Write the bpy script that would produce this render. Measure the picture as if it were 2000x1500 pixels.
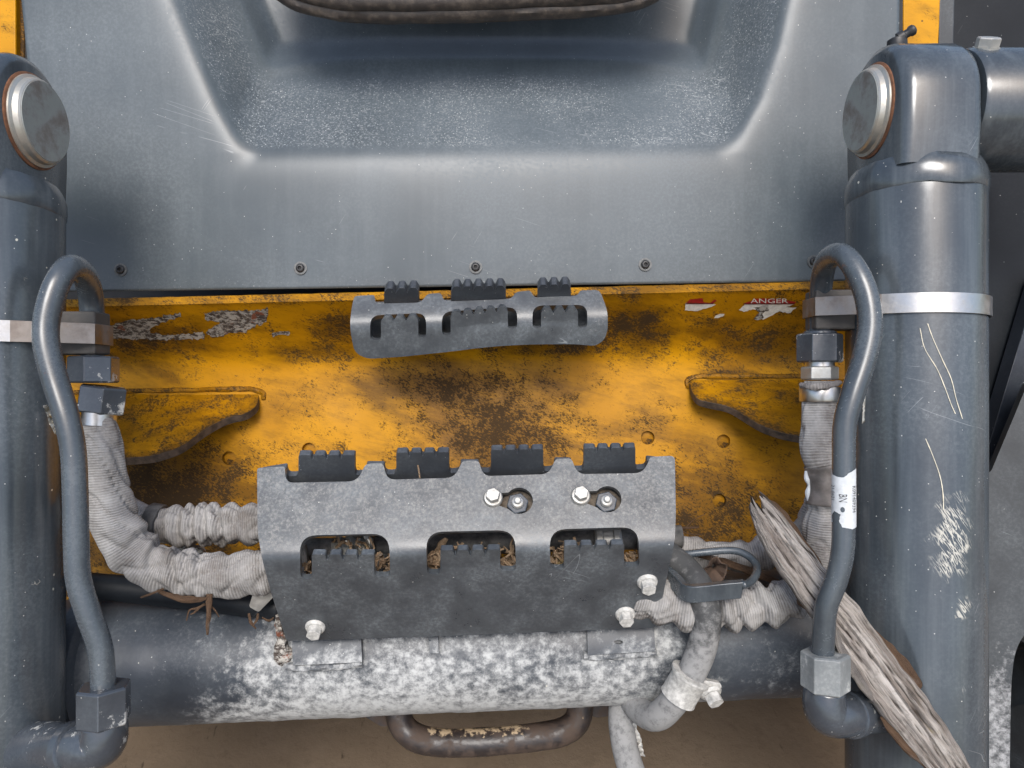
import bpy, bmesh, math, random
from mathutils import Vector, Matrix, Euler, noise, geometry

random.seed(7)
sc = bpy.context.scene
COL = sc.collection
for o in list(bpy.data.objects):
    bpy.data.objects.remove(o)

# ------------------------------------------------------------------ camera
PITCH = math.radians(35.0)
CAMH = 1.10
LENS = 26.0
F = LENS / 36.0 * 2000.0
cam_d = bpy.data.cameras.new('camera')
cam_d.lens = LENS
cam_d.sensor_width = 36.0
cam_d.clip_start = 0.02
cam_d.clip_end = 500.0
cam = bpy.data.objects.new('camera', cam_d)
COL.objects.link(cam)
cam.location = (0, 0, CAMH)
cam.rotation_euler = (math.pi / 2 - PITCH, 0, 0)
sc.camera = cam
MR = Euler((math.pi / 2 - PITCH, 0, 0)).to_matrix()      # machine frame: x right, y along the barrels, z out of the machine
CAMM = Matrix.Translation((0, 0, CAMH)) @ MR.to_4x4()

# ------------------------------------------------------------------ sky, sun, exposure
SUN_EL, SUN_AZ = math.radians(61), math.radians(-10)     # azimuth measured from -Y (behind the camera)
w = bpy.data.worlds.new('World')
sc.world = w
w.use_nodes = True
wn = w.node_tree.nodes
sky = wn.new('ShaderNodeTexSky')
sky.sky_type = 'NISHITA'
sky.sun_disc = False
sky.sun_elevation = SUN_EL
sky.sun_rotation = math.radians(180) + SUN_AZ
sky.altitude = 0
sky.air_density = 1.2
sky.dust_density = 4.0
sky.ozone_density = 1.0
bg = wn['Background']
bg.inputs['Strength'].default_value = 0.13
w.node_tree.links.new(sky.outputs[0], bg.inputs['Color'])
sun_d = bpy.data.lights.new('sun', 'SUN')
sun_d.energy = 1.4
sun_d.angle = math.radians(24)
sun_d.color = (1.0, 0.985, 0.965)
sun = bpy.data.objects.new('sun', sun_d)
COL.objects.link(sun)
sdir = Vector((math.sin(SUN_AZ) * math.cos(SUN_EL), -math.cos(SUN_AZ) * math.cos(SUN_EL), math.sin(SUN_EL)))
sun.rotation_euler = sdir.to_track_quat('Z', 'Y').to_euler()
sun.location = (0, -2, 4)
vs = sc.view_settings
vs.view_transform = 'Standard'
vs.look = 'None'
vs.exposure = 0.72
vs.gamma = 1.0
vs.use_curve_mapping = False
sc.render.engine = 'CYCLES'
try:
    sc.cycles.use_denoising = True
    sc.cycles.max_bounces = 5
    sc.cycles.diffuse_bounces = 3
    sc.cycles.glossy_bounces = 3
    sc.cycles.use_adaptive_sampling = True
    sc.cycles.adaptive_threshold = 0.02
except Exception:
    pass

# ------------------------------------------------------------------ geometry helpers
def V(u, v, d):
    """machine-frame point: u, v in photograph units at d metres from the lens plane"""
    return Vector(((u - 1000.0) / F * d, -(v - 750.0) / F * d, -d))

ORG = {}

def place(o, c, parent):
    ORG[o.name] = c.copy()
    if parent is not None:
        o.parent = parent
        o.location = c - ORG[parent.name]
    else:
        o.matrix_world = CAMM @ Matrix.Translation(c)

def tag(o, label=None, cat=None, group=None, kind=None):
    if label: o['label'] = label
    if cat: o['category'] = cat
    if group: o['group'] = group
    if kind: o['kind'] = kind
    return o

def thing(name, label, cat, base, group=None):
    o = bpy.data.objects.new(name, None)
    o.empty_display_size = 0.03
    COL.objects.link(o)
    place(o, base, None)
    return tag(o, label, cat, group)

def mk(name, geo, mat, parent=None, smooth=True, angle=35, solid=None, bevel=None, bevseg=2, dirt=None):
    verts, faces = geo[0], geo[1]
    uvs = geo[2] if len(geo) > 2 else None
    c = Vector((0, 0, 0))
    for p in verts: c += p
    c /= len(verts)
    me = bpy.data.meshes.new(name)
    me.from_pydata([tuple(p - c) for p in verts], [], faces)
    if uvs is not None:
        ul = me.uv_layers.new(name='UVMap')
        for lp in me.loops:
            ul.data[lp.index].uv = uvs[lp.vertex_index]
    if dirt is not None:
        at = me.attributes.new('dirt', 'FLOAT', 'POINT')
        for i, p in enumerate(verts):
            at.data[i].value = dirt(p)
    me.update()
    if smooth:
        me.polygons.foreach_set('use_smooth', [True] * len(me.polygons))
        if angle < 180:
            me.set_sharp_from_angle(angle=math.radians(angle))
    o = bpy.data.objects.new(name, me)
    COL.objects.link(o)
    if mat: 
        for m in (mat if isinstance(mat, (list, tuple)) else [mat]):
            me.materials.append(m)
    place(o, c, parent)
    if solid:
        m = o.modifiers.new('solid', 'SOLIDIFY'); m.thickness = solid; m.offset = -1
        m.use_even_offset = False
    if bevel:
        m = o.modifiers.new('bevel', 'BEVEL'); m.width = bevel; m.segments = bevseg
        m.limit_method = 'ANGLE'; m.angle_limit = math.radians(40)
        m.harden_normals = True
    return o

def px(v):   # machine point -> photograph units (used for wear maps)
    return 1000 + v.x / -v.z * F, 750 - v.y / -v.z * F

def lerp(a, b, t): return a + (b - a) * t
def clamp(x, a=0.0, b=1.0): return max(a, min(b, x))
def sstep(a, b, x):
    t = clamp((x - a) / (b - a)); return t * t * (3 - 2 * t)
def sp(x, h): return 0.5 * (x + math.sqrt(x * x + h * h))
def interp(tab, x):
    if x <= tab[0][0]: return tab[0][1]
    for (a, fa), (b, fb) in zip(tab, tab[1:]):
        if x <= b: return lerp(fa, fb, (x - a) / (b - a))
    return tab[-1][1]
def smin(a, b, k):
    h = clamp(0.5 + 0.5 * (b - a) / k)
    return lerp(b, a, h) - k * h * (1 - h)

def join(*geos):
    vs_, fs_, uv_ = [], [], []
    has = all(len(g) > 2 for g in geos)
    for g in geos:
        n = len(vs_)
        vs_ += list(g[0]); fs_ += [tuple(i + n for i in f) for f in g[1]]
        if has: uv_ += list(g[2])
    return (vs_, fs_, uv_) if has else (vs_, fs_)

def spline(pts, n=10):
    """Catmull-Rom through tuples of floats"""
    P = [Vector(p) if len(p) <= 4 else p for p in pts]
    P = [2 * P[0] - P[1]] + P + [2 * P[-1] - P[-2]]
    out = []
    for i in range(1, len(P) - 2):
        p0, p1, p2, p3 = P[i - 1], P[i], P[i + 1], P[i + 2]
        for k in range(n):
            t = k / n
            out.append(0.5 * ((2 * p1) + (-p0 + p2) * t + (2 * p0 - 5 * p1 + 4 * p2 - p3) * t * t + (-p0 + 3 * p1 - 3 * p2 + p3) * t ** 3))
    out.append(P[-2].copy())
    return out

def sweep(path, rad, seg=20, cap=True, flat=1.0):
    """path: list of Vectors; rad: float or f(s, theta, i) -> radius"""
    n = len(path)
    T = [(path[min(i + 1, n - 1)] - path[max(i - 1, 0)]).normalized() for i in range(n)]
    ref = Vector((0, 0, 1)) if abs(T[0].z) < 0.9 else Vector((1, 0, 0))
    N_ = (ref - T[0] * ref.dot(T[0])).normalized()
    verts, faces, uvs = [], [], []
    s = 0
    for i in range(n):
        if i: s += (path[i] - path[i - 1]).length
        N_ = (N_ - T[i] * N_.dot(T[i])).normalized()
        B = T[i].cross(N_)
        for k in range(seg):
            th = 2 * math.pi * k / seg
            r = rad(s, th, i) if callable(rad) else rad
            verts.append(path[i] + N_ * (math.cos(th) * r * flat) + B * (math.sin(th) * r))
            uvs.append((s, th / (2 * math.pi)))
    for i in range(n - 1):
        for k in range(seg):
            a, b = i * seg + k, i * seg + (k + 1) % seg
            faces.append((a, b, b + seg, a + seg))
    if cap:
        faces.append(tuple(range(seg))[::-1])
        faces.append(tuple((n - 1) * seg + k for k in range(seg)))
    return verts, faces, uvs

def tube(pts, seg=20, n=10, cap=True, wob=0.0, freq=40, flat=1.0):
    """pts: (u, v, d, radius_m)"""
    q = [Vector((*V(u, v, d), r)) for u, v, d, r in pts]
    q = spline(q, n)
    path = [Vector(p[:3]) for p in q]
    rr = [p[3] for p in q]
    def f(s, th, i):
        if wob:
            return rr[i] * (1 + wob * noise.noise(Vector((s * freq, math.cos(th) * 1.5, math.sin(th) * 1.5))))
        return rr[i]
    return sweep(path, f, seg, cap, flat)

def frame(axis):
    a = axis.normalized()
    r = Vector((0, 1, 0)) if abs(a.y) < 0.9 else Vector((1, 0, 0))
    x = r.cross(a).normalized()
    return x, a.cross(x), a

def lathe(c, axis, prof, seg=32, phase=0.0, cap=True):
    """prof: (height along axis, radius)"""
    x, y, a = frame(axis)
    verts, faces, uvs = [], [], []
    for h, r in prof:
        for k in range(seg):
            th = 2 * math.pi * k / seg + phase
            verts.append(c + a * h + (x * math.cos(th) + y * math.sin(th)) * r)
            uvs.append((h, k / seg))
    for i in range(len(prof) - 1):
        for k in range(seg):
            p, q = i * seg + k, i * seg + (k + 1) % seg
            faces.append((p, q, q + seg, p + seg))
    if cap:
        faces.append(tuple(range(seg))[::-1])
        faces.append(tuple((len(prof) - 1) * seg + k for k in range(seg)))
    return verts, faces, uvs

def hexprism(c, axis, h, r, ch=0.12, phase=0.0):
    return lathe(c, axis, [(0, r * (1 - ch)), (ch * r * .6, r), (h - ch * r * .6, r), (h, r * (1 - ch))], 6, phase)

def rnd(poly, n=5):
    """poly points (u, v) or (u, v, r): fillet corners"""
    out = []
    m = len(poly)
    for i in range(m):
        p = Vector(poly[i][:2])
        r = poly[i][2] if len(poly[i]) > 2 else 0
        if not r:
            out.append((p.x, p.y)); continue
        a, b = Vector(poly[i - 1][:2]), Vector(poly[(i + 1) % m][:2])
        da, db = (a - p), (b - p)
        la, lb = da.length, db.length
        da.normalize(); db.normalize()
        r = min(r, la * .49, lb * .49)
        p0, p1 = p + da * r, p + db * r
        for k in range(n + 1):
            t = k / n
            q = p0 * (1 - t) ** 2 + p * 2 * t * (1 - t) + p1 * t * t
            out.append((q.x, q.y))
    return out

def resample(poly, step):
    out = []
    for i in range(len(poly)):
        a, b = Vector(poly[i]), Vector(poly[(i + 1) % len(poly)])
        n = max(1, int(math.ceil((b - a).length / step)))
        for k in range(n):
            q = a.lerp(b, k / n); out.append((q.x, q.y))
    return out

def inside(p, poly):
    x, y = p; c = False
    j = len(poly) - 1
    for i in range(len(poly)):
        xi, yi = poly[i]; xj, yj = poly[j]
        if (yi > y) != (yj > y) and x < (xj - xi) * (y - yi) / (yj - yi) + xi: c = not c
        j = i
    return c

def sheet(outer, holes, step, mapf, edge=None):
    edge = edge or step
    rings = [resample(outer, edge)] + [resample(h, edge) for h in holes]
    pts, eds = [], []
    for r in rings:
        n = len(pts)
        pts += r
        eds += [(n + i, n + (i + 1) % len(r)) for i in range(len(r))]
    us = [p[0] for p in rings[0]]; vv = [p[1] for p in rings[0]]
    y = min(vv) + step * .5
    row = 0
    while y < max(vv):
        x = min(us) + step * (.5 if row % 2 else .25)
        while x < max(us):
            if inside((x, y), rings[0]) and not any(inside((x, y), h) for h in rings[1:]):
                pts.append((x, y))
            x += step
        y += step; row += 1
    r = geometry.delaunay_2d_cdt([Vector(p) for p in pts], eds, [], 0, 1e-3)
    ov, of = r[0], r[2]
    keep = []
    for f in of:
        cx = sum(ov[i].x for i in f) / len(f); cy = sum(ov[i].y for i in f) / len(f)
        if inside((cx, cy), rings[0]) and not any(inside((cx, cy), h) for h in rings[1:]):
            a, b, c = (ov[i] for i in f[:3])
            area = (b.x - a.x) * (c.y - a.y) - (b.y - a.y) * (c.x - a.x)
            keep.append(tuple(f) if area < 0 else tuple(f)[::-1])     # v runs down: negative area faces +z
    return [mapf(p.x, p.y) for p in ov], keep, [(p.x / 1000, -p.y / 1000) for p in ov]

def merge(geo, dist=1e-5):
    bm = bmesh.new()
    vv = [bm.verts.new(p) for p in geo[0]]
    for f in geo[1]:
        try: bm.faces.new([vv[i] for i in f])
        except ValueError: pass
    bmesh.ops.remove_doubles(bm, verts=bm.verts, dist=dist)
    loose = [q for q in bm.verts if not q.link_faces]
    bmesh.ops.delete(bm, geom=loose, context='VERTS')
    bm.verts.index_update()
    out = [q.co.copy() for q in bm.verts], [tuple(q.index for q in f.verts) for f in bm.faces]
    bm.free()
    return out

def box(c, hx, hy, hz, rot=None):
    v = []
    for sx in (-1, 1):
        for sy in (-1, 1):
            for sz in (-1, 1):
                p = Vector((sx * hx, sy * hy, sz * hz))
                if rot is not None: p = rot @ p
                v.append(c + p)
    return v, [(0, 1, 3, 2), (4, 6, 7, 5), (0, 4, 5, 1), (2, 3, 7, 6), (0, 2, 6, 4), (1, 5, 7, 3)]

def grid(nu, nv, f):
    verts, faces = [], []
    for j in range(nv + 1):
        for i in range(nu + 1):
            verts.append(f(i / nu, j / nv))
    for j in range(nv):
        for i in range(nu):
            a = j * (nu + 1) + i
            faces.append((a, a + nu + 1, a + nu + 2, a + 1))
    return verts, faces

def circle_px(u, v, r, n=18, ry=None):
    ry = ry or r
    return [(u + r * math.cos(2 * math.pi * k / n), v + ry * math.sin(2 * math.pi * k / n)) for k in range(n)]

# ------------------------------------------------------------------ materials
class M:
    def __init__(s, name):
        s.m = bpy.data.materials.new(name); s.m.use_nodes = True
        s.nt = s.m.node_tree; s.b = s.nt.nodes['Principled BSDF']
        s.tc = s.nt.nodes.new('ShaderNodeTexCoord')
        s.o = s.tc.outputs['Object']; s.uv = s.tc.outputs['UV']
    def n(s, typ, ins=None, **props):
        nd = s.nt.nodes.new(typ)
        for k, v in props.items(): setattr(nd, k, v)
        for k, v in (ins or {}).items(): s.set(nd.inputs[k], v)
        return nd
    def set(s, sock, v):
        if isinstance(v, bpy.types.NodeSocket): s.nt.links.new(v, sock)
        else:
            if sock.type == 'RGBA' and len(v) == 3: v = (*v, 1)
            sock.default_value = v
    def noise(s, scale, detail=4, rough=.55, vec=None, dist=0.0):
        return s.n('ShaderNodeTexNoise', {'Vector': vec or s.o, 'Scale': scale, 'Detail': detail, 'Roughness': rough, 'Distortion': dist}).outputs['Fac']
    def ramp(s, x, a, b, lo=0.0, hi=1.0):
        return s.n('ShaderNodeMapRange', {'Value': x, 'From Min': a, 'From Max': b, 'To Min': lo, 'To Max': hi}, interpolation_type='SMOOTHSTEP').outputs[0]
    def math(s, op, a, b=0.0, clampit=False):
        return s.n('ShaderNodeMath', {0: a, 1: b}, operation=op, use_clamp=clampit).outputs[0]
    def mix(s, f, a, b, mode='MIX'):
        return s.n('ShaderNodeMix', {0: f, 6: a, 7: b}, data_type='RGBA', blend_type=mode).outputs[2]
    def attr(s, name):
        return s.n('ShaderNodeAttribute', attribute_name=name).outputs['Fac']
    def mapping(s, vec=None, rot=(0, 0, 0), scale=(1, 1, 1)):
        return s.n('ShaderNodeMapping', {'Vector': vec or s.o, 'Rotation': rot, 'Scale': scale}).outputs[0]
    def specks(s, scale, size, prob, vec=None):
        """sparse flecks: one per voronoi cell, random subset"""
        v = s.n('ShaderNodeTexVoronoi', {'Vector': vec or s.o, 'Scale': scale, 'Randomness': 1.0})
        wob = s.noise(scale * 3, 2)
        d = s.math('ADD', v.outputs['Distance'], s.math('MULTIPLY', wob, size * 1.2))
        near = s.ramp(d, size * 1.3, size * 1.1)
        sel = s.math('LESS_THAN', s.n('ShaderNodeSeparateColor', {0: v.outputs['Color']}).outputs[0], prob)
        return s.math('MULTIPLY', near, sel)
    def scratch(s, rotz, scale, width, prob, stretch=25):
        mp = s.mapping(s.mapping(None, (0, 0, rotz)), (0, 0, 0), (scale, scale / stretch, scale * .3))
        d = s.noise(1.0, 1, .4, mp, .2)
        line = s.ramp(s.math('ABSOLUTE', s.math('SUBTRACT', d, .5)), width, width * .3)
        gate = s.ramp(s.noise(scale * .25, 2), 1 - prob, 1.04 - prob)
        return s.math('MULTIPLY', line, gate)
    def bump(s, h, strength=.3, dist=.001, prev=None):
        ins = {'Height': h, 'Strength': strength, 'Distance': dist}
        if prev is not None: ins['Normal'] = prev
        return s.n('ShaderNodeBump', ins).outputs[0]
    def out(s, col, rough, normal=None, metal=0.0, spec=None):
        s.set(s.b.inputs['Base Color'], col); s.set(s.b.inputs['Roughness'], rough); s.set(s.b.inputs['Metallic'], metal)
        if normal is not None: s.set(s.b.inputs['Normal'], normal)
        if spec is not None: s.set(s.b.inputs['Specular IOR Level'], spec)
        return s.m

def paint(name, base=(.062, .070, .083), dust=.35, dustcol=(.25, .28, .295), speck=.25, scr=.5, rough=.38, mud=1.0, mudcol=(.55, .54, .50), rust=0.0, mudscale=95, mudsoft=.10, scuff=0.0, grit=0.0, spec=.5, dscale=15, var=.2, streak=0.0, chips=0.0):
    s = M(name)
    big = s.noise(7, 4, .6)
    col = s.mix(s.ramp(big, .3, .7), tuple(c * (1 - var) for c in base), tuple(c * (1 + var) for c in base))
    if streak:
        stn = s.noise(1.0, 4, .65, s.mapping(None, (0, 0, 0), (55, 3.0, 55)))
        col = s.mix(s.math('MULTIPLY', s.ramp(stn, .42, .75), streak), col, dustcol)
    fine = s.noise(330, 2, .7)
    d1 = s.math('MULTIPLY', s.ramp(s.noise(dscale, 6, .60), .28, .85), dust)
    d2 = s.math('MULTIPLY', s.ramp(fine, .35, .75), d1)
    d = s.math('ADD', s.math('MULTIPLY', d1, .5), d2, True)
    col = s.mix(d, col, dustcol)
    att = s.attr('dirt')
    if mud:
        m1 = s.noise(mudscale, 5, .74)
        mn = s.math('ADD', s.math('MULTIPLY', m1, .75), s.math('MULTIPLY', s.noise(mudscale * .24, 3, .6), .35))
        thr = s.math('SUBTRACT', .92, s.math('MULTIPLY', att, .60))
        mudf = s.ramp(s.math('SUBTRACT', mn, thr), -mudsoft, mudsoft)
        mudf = s.math('MULTIPLY', s.math('MULTIPLY', mudf, mud), s.ramp(att, 0, .12))
        col = s.mix(mudf, col, s.mix(s.ramp(m1, .35, .65), tuple(c * .62 for c in mudcol), mudcol))
    else:
        mudf, m1 = 0.0, fine
    sk = s.specks(230, .16, speck * .22)
    col = s.mix(s.math('MULTIPLY', sk, .7), col, (.60, .60, .57))
    if chips:
        ck = s.specks(90, .15, chips)
        col = s.mix(s.math('MULTIPLY', ck, .85), col, (.60, .58, .50))
    if grit:
        gk = s.math('MULTIPLY', s.specks(330, .30, .45), s.ramp(att, .05, .45))
        gk2 = s.math('MULTIPLY', s.ramp(s.noise(420, 3, .8), .48, .68), s.ramp(att, .05, .6))
        s3 = s.math('MAXIMUM', s.scratch(1.35, 120, .007, .46, 30), s.scratch(1.75, 100, .007, .46, 34))
        gk2 = s.math('MAXIMUM', gk2, s.math('MULTIPLY', s3, s.ramp(att, .1, .4, 0, .7)))
        col = s.mix(s.math('MULTIPLY', s.math('MAXIMUM', s.math('MULTIPLY', gk2, .55), gk), grit), col, (.52, .54, .53))
    if scr:
        s1 = s.math('MAXIMUM', s.scratch(.55, 70, .006, .34, 30), s.scratch(-1.25, 60, .006, .36, 30))
        col = s.mix(s.math('MULTIPLY', s1, scr), col, (.36, .38, .39))
    if scuff:
        sf1 = s.math('MAXIMUM', s.scratch(-.62, 420, .05, .62, 9), s.scratch(-.35, 300, .04, .6, 8))
        sf1 = s.math('MULTIPLY', sf1, s.ramp(s.math('ADD', att, s.math('MULTIPLY', s.math('SUBTRACT', s.noise(70, 4), .5), 1.0)), .3, .6))
        sf1 = s.math('MULTIPLY', sf1, s.ramp(att, .03, .2))
        col = s.mix(s.math('MULTIPLY', sf1, scuff), col, (.68, .65, .56))
    if rust:
        rf = s.math('MULTIPLY', s.ramp(s.noise(45, 4, .7), .66, .72), rust)
        col = s.mix(rf, col, (.16, .06, .025))
    rg = s.math('ADD', rough, s.math('MULTIPLY', d, .45))
    rg = s.math('ADD', rg, s.math('MULTIPLY', mudf, .4) if mud else 0.0, True)
    bm_ = s.bump(m1, .16, .0011) if mud else s.bump(s.noise(45, 2), .05, .0012)
    return s.out(col, rg, bm_, spec=spec)

def yellow(name):
    s = M(name)
    base = s.mix(s.ramp(s.noise(9, 3), .3, .7), (.43, .192, .0020), (.56, .262, .0030))
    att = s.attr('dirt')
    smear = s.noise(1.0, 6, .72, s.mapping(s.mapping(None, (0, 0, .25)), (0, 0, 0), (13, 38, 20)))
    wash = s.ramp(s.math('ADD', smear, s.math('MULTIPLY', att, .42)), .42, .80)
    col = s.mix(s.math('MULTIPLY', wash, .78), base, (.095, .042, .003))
    st = s.mapping(s.mapping(None, (0, 0, .5)), (0, 0, 0), (1, 1.9, 1))
    g = s.math('ADD', s.math('MULTIPLY', s.noise(300, 4, .8, st), .60), s.math('MULTIPLY', s.noise(34, 4, .72), .46))
    thr = s.math('SUBTRACT', .600, s.math('MULTIPLY', att, .17))
    gr = s.ramp(s.math('SUBTRACT', g, thr), -.02, .07)
    col = s.mix(s.math('MULTIPLY', gr, .88), col, (.032, .022, .013))
    sc1 = s.math('MAXIMUM', s.scratch(.8, 60, .006, .32, 14), s.scratch(-.7, 70, .006, .33, 12))
    col = s.mix(s.math('MULTIPLY', sc1, .7), col, (.03, .018, .01))
    chip = s.specks(70, .15, .14)
    col = s.mix(s.math('MULTIPLY', chip, .85), col, (.028, .02, .014))
    rg = s.math('ADD', .46, s.math('MULTIPLY', gr, .4), True)
    nb = s.bump(s.noise(90, 4, .65), .22, .001)
    return s.out(col, rg, nb, spec=.22)

def steel(name, col=(.55, .54, .52), rough=.32, dirt=.4, dirtcol=(.16, .11, .07), metal=1.0, scale=60):
    s = M(name)
    f = s.math('MULTIPLY', s.ramp(s.noise(scale, 6, .7), .42, .68), dirt)
    c = s.mix(f, col, dirtcol)
    c = s.mix(s.math('MULTIPLY', s.noise(scale * 5, 3), .35), c, tuple(x * .5 for x in col))
    return s.out(c, s.math('ADD', rough, s.math('MULTIPLY', f, .4), True), s.bump(s.noise(scale * 4, 4), .15, .0006), s.math('MULTIPLY', s.math('SUBTRACT', 1.0, f), metal))

def rubber(name, col=(.03, .031, .033), dust=.4, dustcol=(.30, .29, .27), rough=.6, scale=60):
    s = M(name)
    f = s.math('MULTIPLY', s.ramp(s.math('ADD', s.noise(scale, 6, .7), s.math('MULTIPLY', s.attr('dirt'), .4)), .40, .75), dust)
    c = s.mix(f, col, dustcol)
    return s.out(c, s.math('ADD', rough, s.math('MULTIPLY', f, .25), True), s.bump(s.noise(scale * 3, 4), .25, .001))

def fabric(name, a=(.34, .32, .31), b=(.22, .20, .19), pitch=.0021, dark=.55):
    s = M(name)
    sep = s.n('ShaderNodeSeparateXYZ', {0: s.uv}).outputs
    wob = s.math('MULTIPLY', s.noise(40, 2), .0012)
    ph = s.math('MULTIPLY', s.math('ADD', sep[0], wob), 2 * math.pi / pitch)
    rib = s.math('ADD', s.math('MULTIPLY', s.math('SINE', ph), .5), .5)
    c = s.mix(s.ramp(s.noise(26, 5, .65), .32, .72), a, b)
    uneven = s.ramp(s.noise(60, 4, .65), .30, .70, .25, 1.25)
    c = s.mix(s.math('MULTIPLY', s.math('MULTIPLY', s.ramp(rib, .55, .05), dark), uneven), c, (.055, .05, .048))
    c = s.mix(s.math('MULTIPLY', s.ramp(s.noise(400, 3), .45, .8), .25), c, (.5, .48, .46))
    stain = s.ramp(s.noise(30, 6, .75), .50, .70)
    c = s.mix(s.math('MULTIPLY', stain, .55), c, (.115, .095, .080))
    nb = s.bump(s.math('MULTIPLY', rib, uneven), .6, .0006)
    nb = s.bump(s.noise(300, 3), .2, .0006, nb)
    return s.out(c, .92, nb, spec=.15)

def wood(name, a=(.42, .36, .31), b=(.17, .125, .095), deep=(.045, .03, .022), uvs=1.0):
    s = M(name)
    mp = s.mapping(s.uv, (0, 0, 0), (9 * uvs, 60 * uvs, 1))
    g1 = s.noise(1.0, 6, .7, mp, .6)
    mp2 = s.mapping(s.uv, (0, 0, 0), (20 * uvs, 240 * uvs, 1))
    g2 = s.noise(1.0, 5, .7, mp2, .3)
    c = s.mix(s.ramp(g1, .33, .66), b, a)
    c = s.mix(s.math('MULTIPLY', s.ramp(g2, .47, .36), .75), c, deep)
    mp3 = s.mapping(s.uv, (0, 0, 0), (40 * uvs, 700 * uvs, 1))
    c = s.mix(s.math('MULTIPLY', s.ramp(s.noise(1.0, 3, .7, mp3), .46, .34), .45), c, deep)
    c = s.mix(s.math('MULTIPLY', s.ramp(s.noise(120, 5, .75), .50, .66), .35), c, tuple(x * .45 for x in b))
    c = s.mix(s.math('MULTIPLY', s.ramp(s.noise(30, 4), .60, .72), .5), c, (.50, .46, .42))
    c = s.mix(s.math('MULTIPLY', s.ramp(s.noise(22, 3), .64, .72), .4), c, (.34, .28, .10))
    c = s.mix(s.ramp(s.attr('dirt'), .15, .7), c, deep)
    h = s.math('ADD', g2, s.math('MULTIPLY', g1, .7))
    return s.out(c, .9, s.bump(h, .9, .0025), spec=.1)

def plain(name, col, rough=.6, var=.25, scale=80, metal=0.0):
    s = M(name)
    c = s.mix(s.ramp(s.noise(scale, 5, .65), .3, .7), tuple(x * (1 - var) for x in col), tuple(min(1, x * (1 + var)) for x in col))
    return s.out(c, rough, s.bump(s.noise(scale * 3, 3), .15, .0006), metal)

def rusty(name):
    s = M(name)
    f = s.ramp(s.noise(38, 6, .7), .42, .62)
    c = s.mix(f, (.024, .020, .020), (.062, .042, .031))
    f2 = s.math('MULTIPLY', s.ramp(s.math('ADD', s.noise(120, 5, .75), s.math('MULTIPLY', s.attr('dirt'), .28)), .66, .78), .9)
    c = s.mix(f2, c, (.48, .37, .24))
    return s.out(c, s.ramp(f, 0, 1, .38, .8), s.bump(s.noise(120, 5), .35, .0015))

def groundmat(name):
    s = M(name)
    c = s.mix(s.ramp(s.noise(2.2, 7, .65), .3, .7), (.115, .084, .056), (.165, .124, .086))
    c = s.mix(s.math('MULTIPLY', s.ramp(s.noise(40, 6, .75), .5, .8), .5), c, (.055, .038, .026))
    c = s.mix(s.math('MULTIPLY', s.ramp(s.noise(14, 5, .7, s.mapping(None, (0, 0, .5), (2.5, .7, 1))), .62, .70), .7), c, (.03, .02, .014))
    return s.out(c, .95, s.bump(s.noise(60, 6, .7), .5, .004), spec=.1)

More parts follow.
